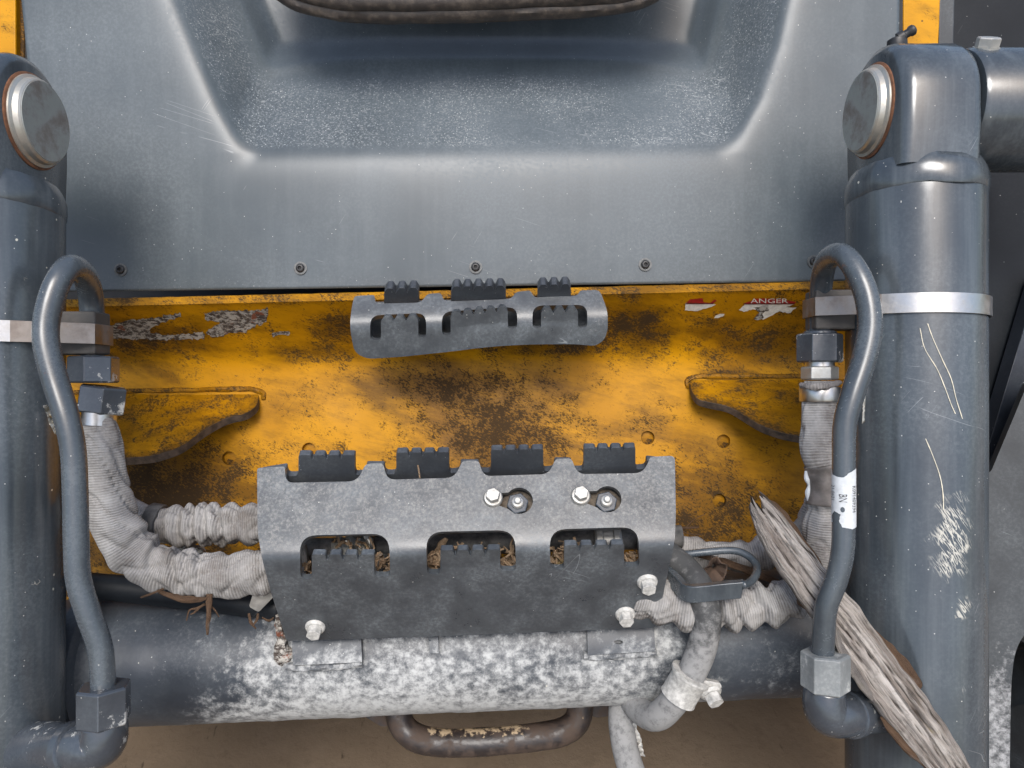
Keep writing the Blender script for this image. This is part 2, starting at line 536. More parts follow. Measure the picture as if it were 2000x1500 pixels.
MAT = dict(
    panel=paint('panel_grey_plastic', base=(.064, .080, .091), dust=.42, dustcol=(.18, .205, .22), speck=.5, scr=.35, rough=.33, mud=0, grit=.9, spec=.5, dscale=6, var=.10, streak=.12),
    grey=paint('grey_paint', base=(.037, .047, .057), dust=.20, speck=.7, scr=.35, rough=.17, mud=0, scuff=.65, spec=.75, dscale=9, var=.16, streak=.18, chips=.045),
    tread=paint('tread_grey_paint', base=(.042, .048, .055), dust=.34, dscale=30, var=.1, speck=.45, scr=.40, rough=.27, spec=.6, mud=.5, mudcol=(.34, .335, .31), mudscale=380, mudsoft=.16),
    treadback=paint('tread_back_paint', base=(.040, .045, .053), dust=.25, speck=.35, scr=.25, rough=.38, mud=0),
    tubegrey=paint('pipe_grey_paint', base=(.042, .053, .064), dust=.16, speck=.2, scr=0, rough=.24, rust=.6, mud=0, spec=.65, streak=.15, chips=.012),
    mudtube=paint('mud_caked_grey_paint', base=(.027, .034, .045), dust=.26, speck=.4, scr=0, rough=.42, mud=.85, mudcol=(.54, .55, .54), mudscale=120, mudsoft=.18, chips=.03),
    armdark=paint('dark_arm_paint', base=(.007, .009, .012), dust=.03, speck=.25, scr=.10, rough=.45, mud=0, spec=.2),
    arm=paint('arm_grey_paint', base=(.028, .032, .036), dust=.24, speck=.5, scr=.4, rough=.5, mud=.7, mudscale=140, mudsoft=.15, mudcol=(.48, .49, .50)),
    armmid=paint('blue_black_arm_paint', base=(.014, .018, .026), dust=.12, speck=.5, scr=.3, rough=.35, mud=0, chips=.04),
    yellow=yellow('yellow_paint'),
    band=steel('stainless_band', (.62, .61, .59), .30, .25),
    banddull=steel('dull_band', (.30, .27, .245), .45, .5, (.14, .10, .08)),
    pin=steel('pin_steel', (.34, .36, .34), .48, .75, (.13, .085, .065), .35, 32),
    pinside=steel('pin_edge_steel', (.52, .51, .46), .36, .45, (.24, .14, .09), .7, 50),
    rust=plain('rust_ring', (.17, .075, .038), .85, .4),
    galv=steel('galvanised_bolt', (.46, .46, .44), .45, .45, (.42, .38, .32), .75, 120),
    galvmud=plain('muddy_galvanised', (.44, .435, .41), .75, .32, 190),
    washer=plain('washer_grey', (.10, .105, .105), .5, .4, 200),
    blackbolt=plain('black_bolt', (.022, .022, .023), .45, .4, 120),
    nutdark=paint('painted_nut', base=(.042, .050, .062), dust=.2, speck=.3, scr=.2, rough=.20, spec=.8, mud=.85, mudscale=70, mudsoft=.035, mudcol=(.55, .55, .52), chips=.06),
    nutworn=paint('worn_nut', base=(.15, .165, .17), dust=.7, dustcol=(.50, .51, .49), speck=.3, scr=.5, rough=.40, mud=.7, mudscale=60, mudsoft=.05, mudcol=(.60, .60, .57), chips=.06),
    rubber=rubber('black_rubber'),
    rubberpad=rubber('rubber_pad', (.05, .047, .044), .25, (.16, .14, .12), .7),
    seal=rubber('door_seal_rubber', (.038, .032, .029), .55, (.17, .14, .11), .55, 90),
    hosemud=rubber('muddy_hose', (.055, .057, .058), .80, (.30, .30, .295), .75, 120),
    hosedark=rubber('dusty_hose', (.075, .075, .073), .55, (.20, .19, .17), .7, 60),
    fabric=fabric('ribbed_sleeve', (.345, .338, .328), (.205, .196, .186), .0022, .42),
    fabricdark=fabric('ribbed_sleeve_dark', (.25, .235, .225), (.15, .135, .13), .0022, .5),
    tape=plain('grey_tape', (.13, .115, .105), .55, .35, 70),
    wood=wood('weathered_wood', (.42, .39, .36), (.165, .14, .122), (.026, .020, .017)),
    twig=wood('twig_bark', (.23, .15, .10), (.11, .065, .04), (.03, .018, .012)),
    chip=wood('wood_chip', (.52, .39, .26), (.24, .15, .09), (.05, .03, .02), 3.0),
    rustpipe=rusty('rusty_pipe'),
    ground=groundmat('brown_dirt'),
    label=plain('white_label', (.52, .55, .57), .6, .10, 200),
    ink=plain('black_ink', (.05, .05, .055), .7, .2),
    red=plain('red_print', (.34, .012, .014), .5, .35, 150),
    white=plain('white_decal', (.70, .68, .62), .6, .18, 150),
    darkred=plain('dark_red_line', (.10, .010, .012), .5, .2),
    residue=None, glass=plain('door_glass', (.015, .017, .02), .08, .1),
    foil=steel('torn_foil', (.42, .41, .37), .35, .6, (.06, .055, .045), 1.0, 160),
    mudcrust=plain('dried_mud', (.13, .108, .085), .95, .5, 120),
    tyre=rubber('tyre_rubber', (.035, .034, .033), .7, (.20, .17, .14), .8, 30),
    leaf=plain('dry_leaf', (.060, .038, .026), .8, .45, 90),
    black=plain('black_gasket', (.012, .012, .013), .7, .3),
)
def residue(name):
    s = M(name)
    f = s.ramp(s.noise(140, 5, .75, s.mapping(None, (0, 0, 0), (1, 2.0, 1))), .44, .58)
    c = s.mix(f, (.055, .042, .035), (.42, .40, .36))
    c = s.mix(s.ramp(s.noise(70, 4), .60, .66), c, (.19, .06, .03))
    return s.out(c, .85, s.bump(f, .5, .001))
MAT['residue'] = residue('decal_residue')

# ================================================================== THE SETTING
gs = 60.0
g = bpy.data.meshes.new('ground')
g.from_pydata([(-gs, -gs, 0), (gs, -gs, 0), (gs, gs, 0), (-gs, gs, 0)], [], [(0, 1, 2, 3)])
go = bpy.data.objects.new('ground', g)
COL.objects.link(go); g.materials.append(MAT['ground'])
tag(go, 'brown dirt ground under the loader', kind='structure')

# ================================================================== LOADER BODY
loader = thing('skid_steer_loader', 'yellow and dark grey loader body with moulded cab front panel', 'loader', V(900, 1100, .86))

def PB(u): return 569 - (u - 200) * .0137
UL = [(-260, 240), (0, 345), (100, 385), (210, 432), (298, 482)]
UR = [(-260, 1610), (0, 1532), (90, 1512), (190, 1478), (298, 1418)]
def panel_d(u, v):
    d = .800 + (v - 300) * .00004
    # broad crown so the sheet is not dead flat
    d += .006 * ((u - 900) / 850) ** 2
    vB = 298 - (u - 500) * .009
    sl, sr, sb = (u - interp(UL, v)) / 112, (interp(UR, v) - u) / 112, (vB - v) / 152
    s = smin(smin(sl, sr, .3), sb, .3)
    f = sp(s, .20) - sp(s - 1, .22)
    d += .080 * max(0, f)
    v2 = 112 + 16 * (abs(u - 940) / 400) ** 4
    s2 = smin(smin((u - interp(UL, v) - 125) / 40, (interp(UR, v) - 125 - u) / 40, .5), (v2 - v) / 34, .5)
    d += .026 * max(0, sp(s2, .16) - sp(s2 - 1, .3))
    return d
def panel_pt(a, b):
    v = -260 + b * 830
    ul, ur = 42 + (v) * .10, 1757 - v * .015
    u = lerp(ul, ur, a)
    v = -260 + b * (PB(u) + 260)
    return V(u, v, panel_d(u, v))
def panel_dirt(p):
    u, v = px(p)
    vB = 298 - (u - 500) * .009
    sl, sr, sb = (u - interp(UL, v)) / 112, (interp(UR, v) - u) / 112, (vB - v) / 150
    s = smin(smin(sl, sr, .2), sb, .2)
    shelf = sstep(.0, .10, s) * (1 - sstep(.75, 1.15, s))
    low = .16 * sstep(500, 560, v)
    return .55 * shelf * (.65 + .6 * noise.noise(Vector((u * .006, v * .01, 4)))) + low
panel = mk('front_panel', grid(300, 150, panel_pt), MAT['panel'], loader, solid=.004, dirt=panel_dirt)

def panel_bolt(u, v, parent, worn=False):
    d = panel_d(u, v)
    c = V(u, v, d)
    ax = Vector((0, 0, 1))
    r = .0072
    ring = lathe(c, ax, [(0, r), (.0012, r), (.0014, r * .78), (.0012, r * .70)], 24)
    head = lathe(c, ax, [(0.0, r * .66), (.0022, r * .66), (.0036, r * .56), (.0040, r * .40), (.0040, r * .30), (.0016, r * .28)], 24)
    b = mk('bolt', head, MAT['blackbolt'], parent, angle=50)
    mk('washer', ring, MAT['washer'], b, angle=50)
    mk('hex_socket', lathe(c + ax * .0010, ax, [(0, r * .30), (.0008, r * .30)], 6, .3), MAT['black'], b)
for u, v in ((236, 527), (587, 524), (929, 522), (1260, 517), (1589, 511)):
    panel_bolt(u, v, loader)

# ---- chassis: ledge, overhanging face, plate with holes
def L1(u): return 598 - (u - 200) * .0239
def L2(u): return 702 - (u - 200) * .010
def yd(u, v):
    wv = v - L2(u)
    h = 22.0
    a = .082 / (L2(u) - L1(u))
    d = .868 - a * sp(-wv, h) - .00005 * sp(wv, h)
    # dents and hammered waviness
    d += .0010 * noise.noise(Vector((u * .012, v * .012, 1.3)))
    return d
HOLES = [(447, 895), (603, 878), (1265, 855), (1413, 862), (1405, 978)]
hol = [circle_px(u, v, 13.5) for u, v in HOLES]
outer = [(40, L1(40)), (400, L1(400)), (800, L1(800)), (1200, L1(1200)), (1760, L1(1760)), (1760, 1340), (40, 1340)]
GRIME_SHADE = [(880, 755, 170, 50, .75), (960, 850, 150, 120, .80), (1120, 960, 140, 70, .35), (830, 745, 50, 30, .4), (1245, 640, 80, 45, .85), (1500, 680, 110, 45, .75), (660, 640, 50, 35, .7), (260, 670, 120, 40, .7), (1050, 660, 250, 22, .8), (1390, 640, 60, 30, .5),
         (600, 690, 90, 22, .7), (360, 640, 160, 20, .3), (1400, 960, 130, 70, .45), (330, 950, 150, 75, 1.0), (1260, 830, 70, 50, .3), (1100, 680, 150, 14, .7), (850, 900, 60, 40, .3),  # grime; the big patch under the left gusset also paints in its shade
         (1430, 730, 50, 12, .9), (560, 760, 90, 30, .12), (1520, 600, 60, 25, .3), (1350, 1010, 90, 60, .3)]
def ygrime_shade(p):
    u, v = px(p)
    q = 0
    for a, b, su, sv, k in GRIME_SHADE:
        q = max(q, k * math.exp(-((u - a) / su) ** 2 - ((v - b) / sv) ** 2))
    q += .45 * sstep(930, 1080, v)  # plate tone deepens towards the bottom
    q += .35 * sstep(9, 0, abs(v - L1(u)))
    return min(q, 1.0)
body = sheet(outer, hol, 11, lambda u, v: V(u, v, yd(u, v)), 9)
us = [40 + i * 17.2 for i in range(101)]
strip = []
prof = [(0, .0), (-3, .0015), (-6, .006), (-15, .030), (-15, .06)]
sv, sf = [], []
for u in us:
    for dv, dd in prof:
        j = 1.2 * noise.noise(Vector((u * .05, dv, 4)))
        sv.append(V(u, L1(u) + dv + j * (dv != 0), yd(u, L1(u)) + dd))
n = len(prof)
for i in range(100):
    for k in range(n - 1):
        a = i * n + k
        sf.append((a, a + n, a + n + 1, a + 1))
chassis = mk('chassis_plate', (body[0], body[1]), MAT['yellow'], loader, solid=.010, bevel=.0008, dirt=ygrime_shade, angle=60)
ledge = mk('top_ledge', (sv, sf), MAT['yellow'], loader, angle=60, dirt=lambda p: .35 * clamp(noise.noise(Vector((p.x * 18, 2, 0))) + .55))
for i, (u, v) in enumerate(HOLES):
    c = V(u, v, yd(u, v) + .0080)
    mk('hole_plug', lathe(c, Vector((0, 0, 1)), [(-.001, .0096), (.0004, .0092), (.0012, .0045), (.0012, .001)], 18), MAT['yellow'], chassis, dirt=lambda p: .3)

MAT['gusset_edge'] = plain('worn_gusset_edge', (.060, .042, .030), .7, .7, 110)
# ---- gussets
def gusset(pts, weld, dz, label, v0, d0):
    slope = .108 / 128
    def mp(u, v): return V(u, v, d0 - (v - v0) * slope + .0010 * noise.noise(Vector((u * .02, v * .02, 7))))
    geo = sheet(pts, [], 12, mp, 6)
    def dirt(p):
        u, v = px(p)
        e = min(math.hypot(u - a, v - b) for a, b in resample(pts, 8)[: ])
        return .30 + .35 * sstep(10, 1, e) * (v > v0 + 12)
    o = mk('gusset', geo, [MAT['yellow'], MAT['gusset_edge']], chassis, solid=.009, bevel=.0012, dirt=dirt, angle=50)
    o.modifiers['solid'].material_offset_rim = 1
    o['label'] = label
    wb = tube([(u, v, yd(u, v) + .0002, .0030) for u, v in weld], 10, 6, True, .5, 90)
    mk('weld_bead', wb, MAT['yellow'], chassis, dirt=lambda p: .45)
    # bare worn edge along the front of the gusset
    return o
gl = rnd([(60, 772), (505, 764, 10), (504, 790, 12), (482, 808, 14), (442, 815, 20), (400, 838, 20), (352, 874, 20), (300, 890, 15), (235, 895, 8), (60, 897)], 4)
gusset(gl, [(90, 768), (250, 764), (400, 761), (480, 760), (512, 766), (516, 780)], 0, 'yellow gusset with worn curved edge beside left hose', 765, .868)
gr_ = rnd([(1346, 742, 8), (1800, 738), (1800, 862), (1570, 853), (1530, 846, 15), (1488, 832, 20), (1455, 812, 20), (1425, 793, 20), (1392, 787, 14), (1362, 780, 14), (1350, 762, 8)], 4)
gusset(gr_, [(1344, 758), (1343, 742), (1365, 735), (1450, 735), (1600, 735)], 0, 'yellow gusset with worn curved edge beside right hose', 738, .866)

# ---- decals (flat print, torn)
def on_face(off): return lambda u, v: V(u, v, yd(u, v) - off)
def decal(name, pts, mat, parent, off, step=6):
    return mk(name, sheet(pts, [], step, on_face(off), 4), mat, parent)
def ragged(poly, amp, seed, step=4):
    r = resample(poly, step)
    return [(u + amp * noise.noise(Vector((u * .17, v * .17, seed))), v + amp * noise.noise(Vector((v * .17, u * .17, seed + 9)))) for u, v in r]
d1 = decal('torn_decal', ragged([(1338, 592), (1398, 594), (1388, 600), (1372, 604), (1362, 608), (1338, 606)], 1.5, 1), MAT['white'], chassis, .0006)
decal('red_band', ragged([(1341, 591), (1347, 585), (1372, 582), (1374, 590), (1386, 592), (1396, 585), (1400, 587), (1392, 593)], 1.0, 2), MAT['red'], d1, .0009)
decal('line', [(1339, 592), (1394, 592), (1393, 594), (1339, 594)], MAT['darkred'], d1, .0012)
d2 = decal('torn_decal', ragged([(1455, 594), (1552, 594), (1535, 600), (1556, 601), (1540, 612), (1522, 608), (1508, 616), (1490, 624), (1480, 620), (1492, 610), (1470, 603), (1452, 610), (1443, 605)], 2, 3), MAT['white'], chassis, .0006)
decal('smudge', ragged([(1470, 600), (1500, 596), (1503, 606), (1488, 612), (1492, 622), (1478, 626), (1472, 622), (1484, 610)], 3, 5), MAT['residue'], d2, .0009)
decal('red_band', ragged([(1452, 593.5), (1466, 588), (1475, 583), (1500, 583), (1530, 585), (1555, 590), (1552, 593.5)], 1.2, 4), MAT['red'], d2, .0009)
decal('line', [(1452, 592.5), (1552, 592.5), (1552, 594.5), (1452, 594.5)], MAT['darkred'], d2, .0013)
decal('torn_decal', ragged([(1395, 622), (1398, 616), (1406, 613), (1415, 613), (1412, 618), (1402, 621)], 1, 6), MAT['white'], chassis, .0006)
d3 = decal('decal_residue', ragged([(398, 612), (440, 606), (488, 607), (524, 603), (522, 628), (500, 636), (480, 648), (450, 650), (420, 660), (400, 650), (430, 630), (400, 625)], 5, 8), MAT['residue'], chassis, .0006, 8)
decal('decal_residue', ragged([(205, 640), (240, 628), (290, 622), (350, 612), (354, 620), (310, 632), (285, 645), (320, 655), (395, 650), (400, 662), (300, 664), (240, 662), (205, 660)], 5, 9), MAT['residue'], chassis, .0006, 8)
decal('decal_residue', ragged([(530, 652), (548, 647), (566, 648), (565, 655), (545, 653), (532, 658)], 2, 10), MAT['residue'], chassis, .0006)

def text_mesh(body, size):
    cu = bpy.data.curves.new('txt', 'FONT'); cu.body = body; cu.size = size; cu.resolution_u = 2
    ob = bpy.data.objects.new('txt', cu); COL.objects.link(ob)
    dg = bpy.context.evaluated_depsgraph_get()
    me = bpy.data.meshes.new_from_object(ob.evaluated_get(dg))
    vv = [p.co.copy() for p in me.vertices]; ff = [tuple(p.vertices) for p in me.polygons]
    bpy.data.objects.remove(ob); bpy.data.meshes.remove(me)
    return vv, ff
def flat_text(body, size_px, mapf):
    vv, ff = text_mesh(body, size_px)
    return [mapf(p.x, p.y) for p in vv], ff
tv = flat_text('ANGER', 16.5, lambda x, y: V(1466 + x * 1.35, 592 - y * .78, yd(1466 + x * 1.35, 592 - y * .78) - .0012))
mk('lettering', tv, MAT['white'], d2, smooth=False)

# ---- cab corner posts and trim at the top corners
def slab(name, pts, d, th, mat, parent, step=40, bev=.002, tilt=None, **k):
    f = tilt or (lambda u, v: d)
    return mk(name, sheet(rnd(pts), [], step, lambda u, v: V(u, v, f(u, v)), step), mat, parent, solid=th, bevel=bev, **k)
slab('corner_post', [(-120, -300), (29, -300), (31, 150), (-120, 150)], .845, .05, MAT['yellow'], loader)
slab('corner_post', [(1764, -300), (1846, -300), (1836, 40), (1830, 160), (1764, 160)], .84, .05, MAT['yellow'], loader)
slab('post_flange', [(30, -300), (44, -300), (48, 150), (34, 150)], .853, .05, MAT['yellow'], loader, dirt=lambda p: .8)
slab('gasket', [(44, -300), (58, -300), (72, 330), (52, 330)], .838, .04, MAT['black'], loader)
slab('gasket', [(1748, -300), (1765, -300), (1762, 330), (1744, 330)], .836, .04, MAT['black'], loader)
slab('side_trim', [(1838, -300), (1872, -300), (1862, 160), (1832, 160)], .87, .03, MAT['arm'], loader)
slab('cab_side', [(1868, -300), (2300, -300), (2300, 700), (1850, 700)], .93, .02, MAT['armdark'], loader)
# body behind everything: belly that shades the ground under the machine
mk('belly_plate', grid(4, 4, lambda a, b: V(lerp(40, 1760, a), 1340, .842 + b * .5)), MAT['black'], loader, solid=.01)
mk('rear_wall', grid(4, 4, lambda a, b: V(lerp(20, 1790, a), lerp(-260, 1300, b), .99)), MAT['black'], loader, solid=.01)

# ================================================================== CAB DOOR
door = thing('cab_door', 'dark cab door lower edge with brown rubber seal above the recess', 'door', V(930, 30, .78))
pth = [(470, -150), (520, -45), (575, 2), (640, 20), (700, 27), (860, 27), (1000, 22), (1160, 15), (1255, -2), (1320, -50), (1390, -160)]
mk('door_seal', tube([(u, v - 2, .775, .0095) for u, v in pth], 16, 8, True, .18, 30), MAT['seal'], door)
mk('seal_lip', tube([(u, v + 8 if 650 < u < 1250 else v + 2, .786, .0055) for u, v in pth], 14, 8, True, .25, 22), MAT['seal'], door)
mk('door_frame', tube([(u, v - 26, .766, .011) for u, v in pth], 16, 8, True, .12, 26), MAT['seal'], door)
slab('door_glass', [(u, v - 20) for u, v in pth] + [(1390, -300), (470, -300)], .782, .006, MAT['glass'], door)

# ================================================================== UPPER STEP TREAD
def teeth_tri(x0, x1, yb, yl, yr, n, val):
    pts = [(x1, yb), ]
    p = []
    wdt = (x1 - x0) / n
    for i in range(n):
        t0 = (i + .5) / n
        top = lerp(yl, yr, t0)
        a, b = x0 + i * wdt, x0 + (i + 1) * wdt
        m = (a + b) / 2
        if i == 0: p.append((x0, top + val * .9, 3))
        p += [(m - wdt * .22, top + 1.5, 3), (m + wdt * .22, top + 1.5, 3)]
        if i < n - 1: p.append((b, lerp(yl, yr, (i + 1) / n) + val))
        else: p.append((x1, top + val * .9, 3))
    return [(x0, yb)] + p + [(x1, yb)]
def teeth_flat(x0, x1, yb, yl, yr, n, val):
    p = []
    wdt = (x1 - x0) / n
    nw = wdt * .30
    for i in range(n):
        a, b = x0 + i * wdt, x0 + (i + 1) * wdt
        la = a + (nw * .5 if i else 0); lb = b - (nw * .5 if i < n - 1 else 0)
        ya, yb_ = lerp(yl, yr, (la - x0) / (x1 - x0)), lerp(yl, yr, (lb - x0) / (x1 - x0))
        p += [(la, ya, 4), (lb, yb_, 4)]
        if i < n - 1:
            ym = lerp(yl, yr, (b - x0) / (x1 - x0)) + val
            p += [(b - nw * .14, ym, 2), (b + nw * .14, ym, 2)]
    return [(x0, yb)] + p + [(x1, yb)]

ut = thing('step_tread', 'upper grey toothed step tread bent onto the yellow ledge', 'step', V(935, 690, .765))
def ubend(u): return 631 - (u - 690) * .030
UA, UB, UH, UD = .00030, .00022, 16.0, .742
def utd(u, v):
    wv = v - ubend(u)
    wear = .0016 * sstep(1060, 1180, u)
    return UD + UB * sp(wv, UH) + UA * sp(-wv, UH) + wear
def utab(u, v):
    wv = v - ubend(u)
    return UD + UB * wv + UB * (sp(0, UH)) * .4 + .0006
WIN = [(723, 832, 613, 608, 664, 658, 744, 817), (863, 1010, 606, 596, 654, 641, 880, 992), (1040, 1147, 594, 592, 640, 640, 1057, 1129)]
wins, tabs = [], []
for x0, x1, tl, tr, bl, br, t0, t1 in WIN:
    vbl, vbr = bl - 12, br - 12
    wins.append(rnd([(x0, tl + 3, 20), (x1, tr + 3, 20), (x1 + .5, br, 10), (t1, br, 10), (t1, vbr), (t0, vbl), (t0, bl, 10), (x0, bl, 10)], 5))
outl = rnd([(692, 578, 6), (731, 576, 3), (733, 593, 12), (822, 591, 12), (835, 574, 6), (861, 572, 6), (868, 589, 10), (998, 584, 12), (1008, 570, 6), (1036, 567, 6),
            (1043, 581, 10), (1128, 577, 8), (1133, 567, 4), (1171, 566, 10), (1187, 608, 16), (1187, 645, 12), (1180, 664, 8), (1163, 676, 14), (1122, 672, 30), (1018, 673, 40), (940, 679, 40), (888, 686, 30), (784, 697, 20),
            (716, 701, 24), (692, 688, 20), (683, 640, 20), (686, 605, 14)], 4)
plate = sheet(outl, wins, 7, lambda u, v: V(u, v, utd(u, v)), 5)
geos = [(plate[0], plate[1])]
for (x0, x1, tl, tr, bl, br, t0, t1), nt_ in zip(WIN, (3, 5, 3)):
    tl_, tr_ = {723: (617, 614), 863: (607, 596), 1040: (600, 598)}[x0]
    tp = teeth_tri(t0, t1, 0, tl_, tr_, nt_, 12)
    tp[0], tp[-1] = (t0, bl - 12), (t1, br - 12)
    def mp(u, v, bl=bl, br=br, t0=t0, t1=t1):
        foot = lerp(bl, br, (u - t0) / (t1 - t0)) - 12
        return V(u, v, utd(u, foot) + UB * (v - foot))
    gt = sheet(rnd(tp), [], 7, mp, 5)
    geos.append((gt[0], gt[1]))
utread = mk('tread_plate', merge(join(*geos), 2e-5), MAT['tread'], ut, solid=.0075, bevel=.0009, angle=50,
            dirt=lambda p: .15 + .25 * sstep(1080, 1180, px(p)[0]))
for x0, x1, top, base, nt_ in ((750, 818, 562, 612, 3), (881, 988, 558, 606, 5), (1050, 1115, 555, 600, 3)):
    tp = rnd(teeth_tri(x0, x1, base, top, top - 2, nt_, 12))
    gt = sheet(tp, [], 8, lambda u, v: V(u, v,   .744 + (v - 560) * .00060), 3)
    mk('tooth_tab', (gt[0], gt[1]), MAT['treadback'], utread, solid=.0105, bevel=.0018, angle=50)
# back web that carries the tread on the ledge
gb = sheet(rnd([(700, 592, 5), (1165, 580, 5), (1165, 660), (700, 672)]), [], 30, lambda u, v: V(u, v, .772 + (v - 580) * .00018), 20)
mk('back_web', (gb[0], gb[1]), MAT['tread'], ut, solid=.006)

# ================================================================== HYDRAULIC CYLINDERS
def hull(points):
    pts = sorted(set(points))
    def half(ps):
        h = []
        for p in ps:
            while len(h) >= 2 and (h[-1][0] - h[-2][0]) * (p[1] - h[-2][1]) - (h[-1][1] - h[-2][1]) * (p[0] - h[-2][0]) <= 0: h.pop()
            h.append(p)
        return h
    a, b = half(pts), half(pts[::-1])
    return a[:-1] + b[:-1]

def cylinder(side, label, cx, d, r, vcol, vpin, lean=0.0):
    """side: +1 right, -1 left; cx machine x of the barrel axis"""
    t = thing('hydraulic_cylinder', label, 'cylinder', Vector((cx, -(1550 - 750) / F * d, -d)))
    yc = -(vcol - 750) / F * d
    ybot = -(1640 - 750) / F * d
    up = Vector((lean, 1, 0)).normalized()
    base = Vector((cx - lean * 0.0, ybot, -d)) + Vector((lean * (ybot - yc), 0, 0))
    L = (Vector((cx, yc, -d)) - base).length
    nb = 60
    prof = [(L * i / nb, r) for i in range(nb + 1)]
    prof += [(L + .006, r * .995)]
    def bd(p):
        u, v = px(p)
        q = 0
        for a, b, su, sv_, k in ((1860, 1050, 45, 90, .75), (1880, 1190, 22, 50, .55), (1875, 1330, 18, 60, .3), (60, 1135, 26, 8, .9), (50, 560, 14, 30, .3), (40, 1400, 60, 60, .2)):
            q = max(q, k * math.exp(-((u - a) / su) ** 2 - ((v - b) / sv_) ** 2))
        return q
    barrel = mk('barrel', lathe(base, up, prof, 72), MAT['grey'], t, angle=40, dirt=bd)
    # weld collar between barrel and rod eye
    cl = Vector((cx, yc, -d))
    cv = lathe(cl - up * .004, up, [(0, r * 1.0), (.0015, r * 1.012), (.007, r * 1.020), (.014, r * 1.018), (.020, r * .985), (.026, r * .93)], 64)
    pv = []
    for i, p in enumerate(cv[0]):
        th = math.atan2(p.x - cx, p.z + d)
        bumpw = .0035 * math.exp(-((th - .12) / .30) ** 2)
        p = p + up * (.004 * math.cos(th * 1.0) + .0012 * noise.noise(Vector((th * 5, 2, 1)))) - up * bumpw * .7
        p = p + Vector((p.x - cx, 0, p.z + d)).normalized() * bumpw * (.6 if (i // 64) < 5 else .2)
        pv.append(p)
    mk('weld_collar', (pv, cv[1]), MAT['grey'], t, angle=60, dirt=lambda p: .15)
    # rod eye: profile in the plane across the pin
    yp = -(vpin - 750) / F * d
    R_ = .055
    hw = .0335
    pr = []
    nA = 28
    for k in range(nA + 1):
        th = math.pi * k / nA
        pr.append((yp + R_ * math.sin(th), -d + R_ * math.cos(th)))
    low = yc + .016
    pr += [(lerp(yp, low, .5), -d - R_ * .99), (low, -d - R_ * .92), (low, -d + R_ * .92), (lerp(yp, low, .5), -d + R_ * .99)]
    ex = cx - side * .004
    xs = [-hw, -hw + .004, -hw + .010, hw - .010, hw - .004, hw]
    ins = [.008, .0022, 0, 0, .0022, .008]
    cy_, cz_ = yp, -d
    ev, ef = [], []
    m_ = len(pr)
    for xx, i_ in zip(xs, ins):
        for (y, z) in pr:
            dv = Vector((y - cy_, z - cz_)); l = dv.length
            dv = dv * ((l - i_) / l)
            ev.append(Vector((ex + xx, cy_ + dv.x if y > low + .001 else y, cz_ + dv.y)))
    for a in range(len(xs) - 1):
        for k in range(m_):
            p, q = a * m_ + k, a * m_ + (k + 1) % m_
            ef.append((p, p + m_, q + m_, q))
    ef.append(tuple(range(m_))); ef.append(tuple((len(xs) - 1) * m_ + k for k in range(m_))[::-1])
    mk('rod_eye', (ev, ef), MAT['grey'], t, angle=50, bevel=None)
    # pin through the eye, inner face
    fx = ex - side * hw
    ax = Vector((-side, 0, 0))
    pc = Vector((fx, yp, -d))
    pin = mk('pin', lathe(pc - ax * .004, ax, [(0, .0385), (.0075, .0385), (.0090, .0360), (.0130, .0352), (.0145, .0338)], 48), MAT['pinside'], t, angle=30)
    mk('pin_face', lathe(pc + ax * .0102, ax, [(0, .0336), (.0009, .0330)], 48), MAT['pin'], pin)
    mk('rust_ring', lathe(pc - ax * .002, ax, [(0, .0405), (.0032, .0405), (.0040, .0390)], 48), MAT['rust'], pin)
    # outer boss of the arm beside the eye
    ox = ex + side * (hw + .002)
    boss = mk('pin_boss', lathe(Vector((ox, yp, -d)), Vector((side, 0, 0)), [(0, .046), (.001, .0505), (.004, .052), (.14, .052)], 56), MAT['grey'], t, angle=40)
    if side > 0:
        bc = V(1942, 118, .617)
        upb = Vector((0, .86, .5)).normalized()
        bc = Vector((ox + .016, yp, -d)) + upb * .0515
        b = mk('bolt', lathe(bc, upb, [(0, .0088), (.001, .0095), (.0075, .0095), (.0085, .0085), (.0087, .005)], 6, .3), MAT['galv'], t, smooth=False)
        mk('washer', lathe(bc - upb * .001, upb, [(0, .0105), (.0016, .0105)], 24), MAT['galv'], b)
        gc = Vector((ex - .012, yp + R_ - .001, -d + .002))
        gf = mk('grease_fitting', join(lathe(gc, Vector((0, 1, 0)), [(0, .0075), (.002, .0085), (.008, .0082), (.0095, .006)], 20),), MAT['blackbolt'], t, angle=40)
        gd = Vector((.8, .45, .3)).normalized()
        mk('nipple', lathe(gc + Vector((0, .0085, .002)), gd, [(0, .0052), (.005, .0052), (.006, .0036), (.009, .0036), (.011, .0048), (.0135, .0046), (.015, .003)], 16), MAT['blackbolt'], gf, angle=40)
    return t, barrel

CR = dict(cx=.356, d=.655, r=.056)
CL = dict(cx=-.451, d=.640, r=.056)
cylR, _ = cylinder(1, 'right grey hydraulic cylinder, scratched barrel, under the driftwood stick', CR['cx'], CR['d'], CR['r'], 385, 218)
cylL, _ = cylinder(-1, 'left grey hydraulic cylinder, cut off by the left edge', CL['cx'], CL['d'], CL['r'], 408, 238, 0.0)

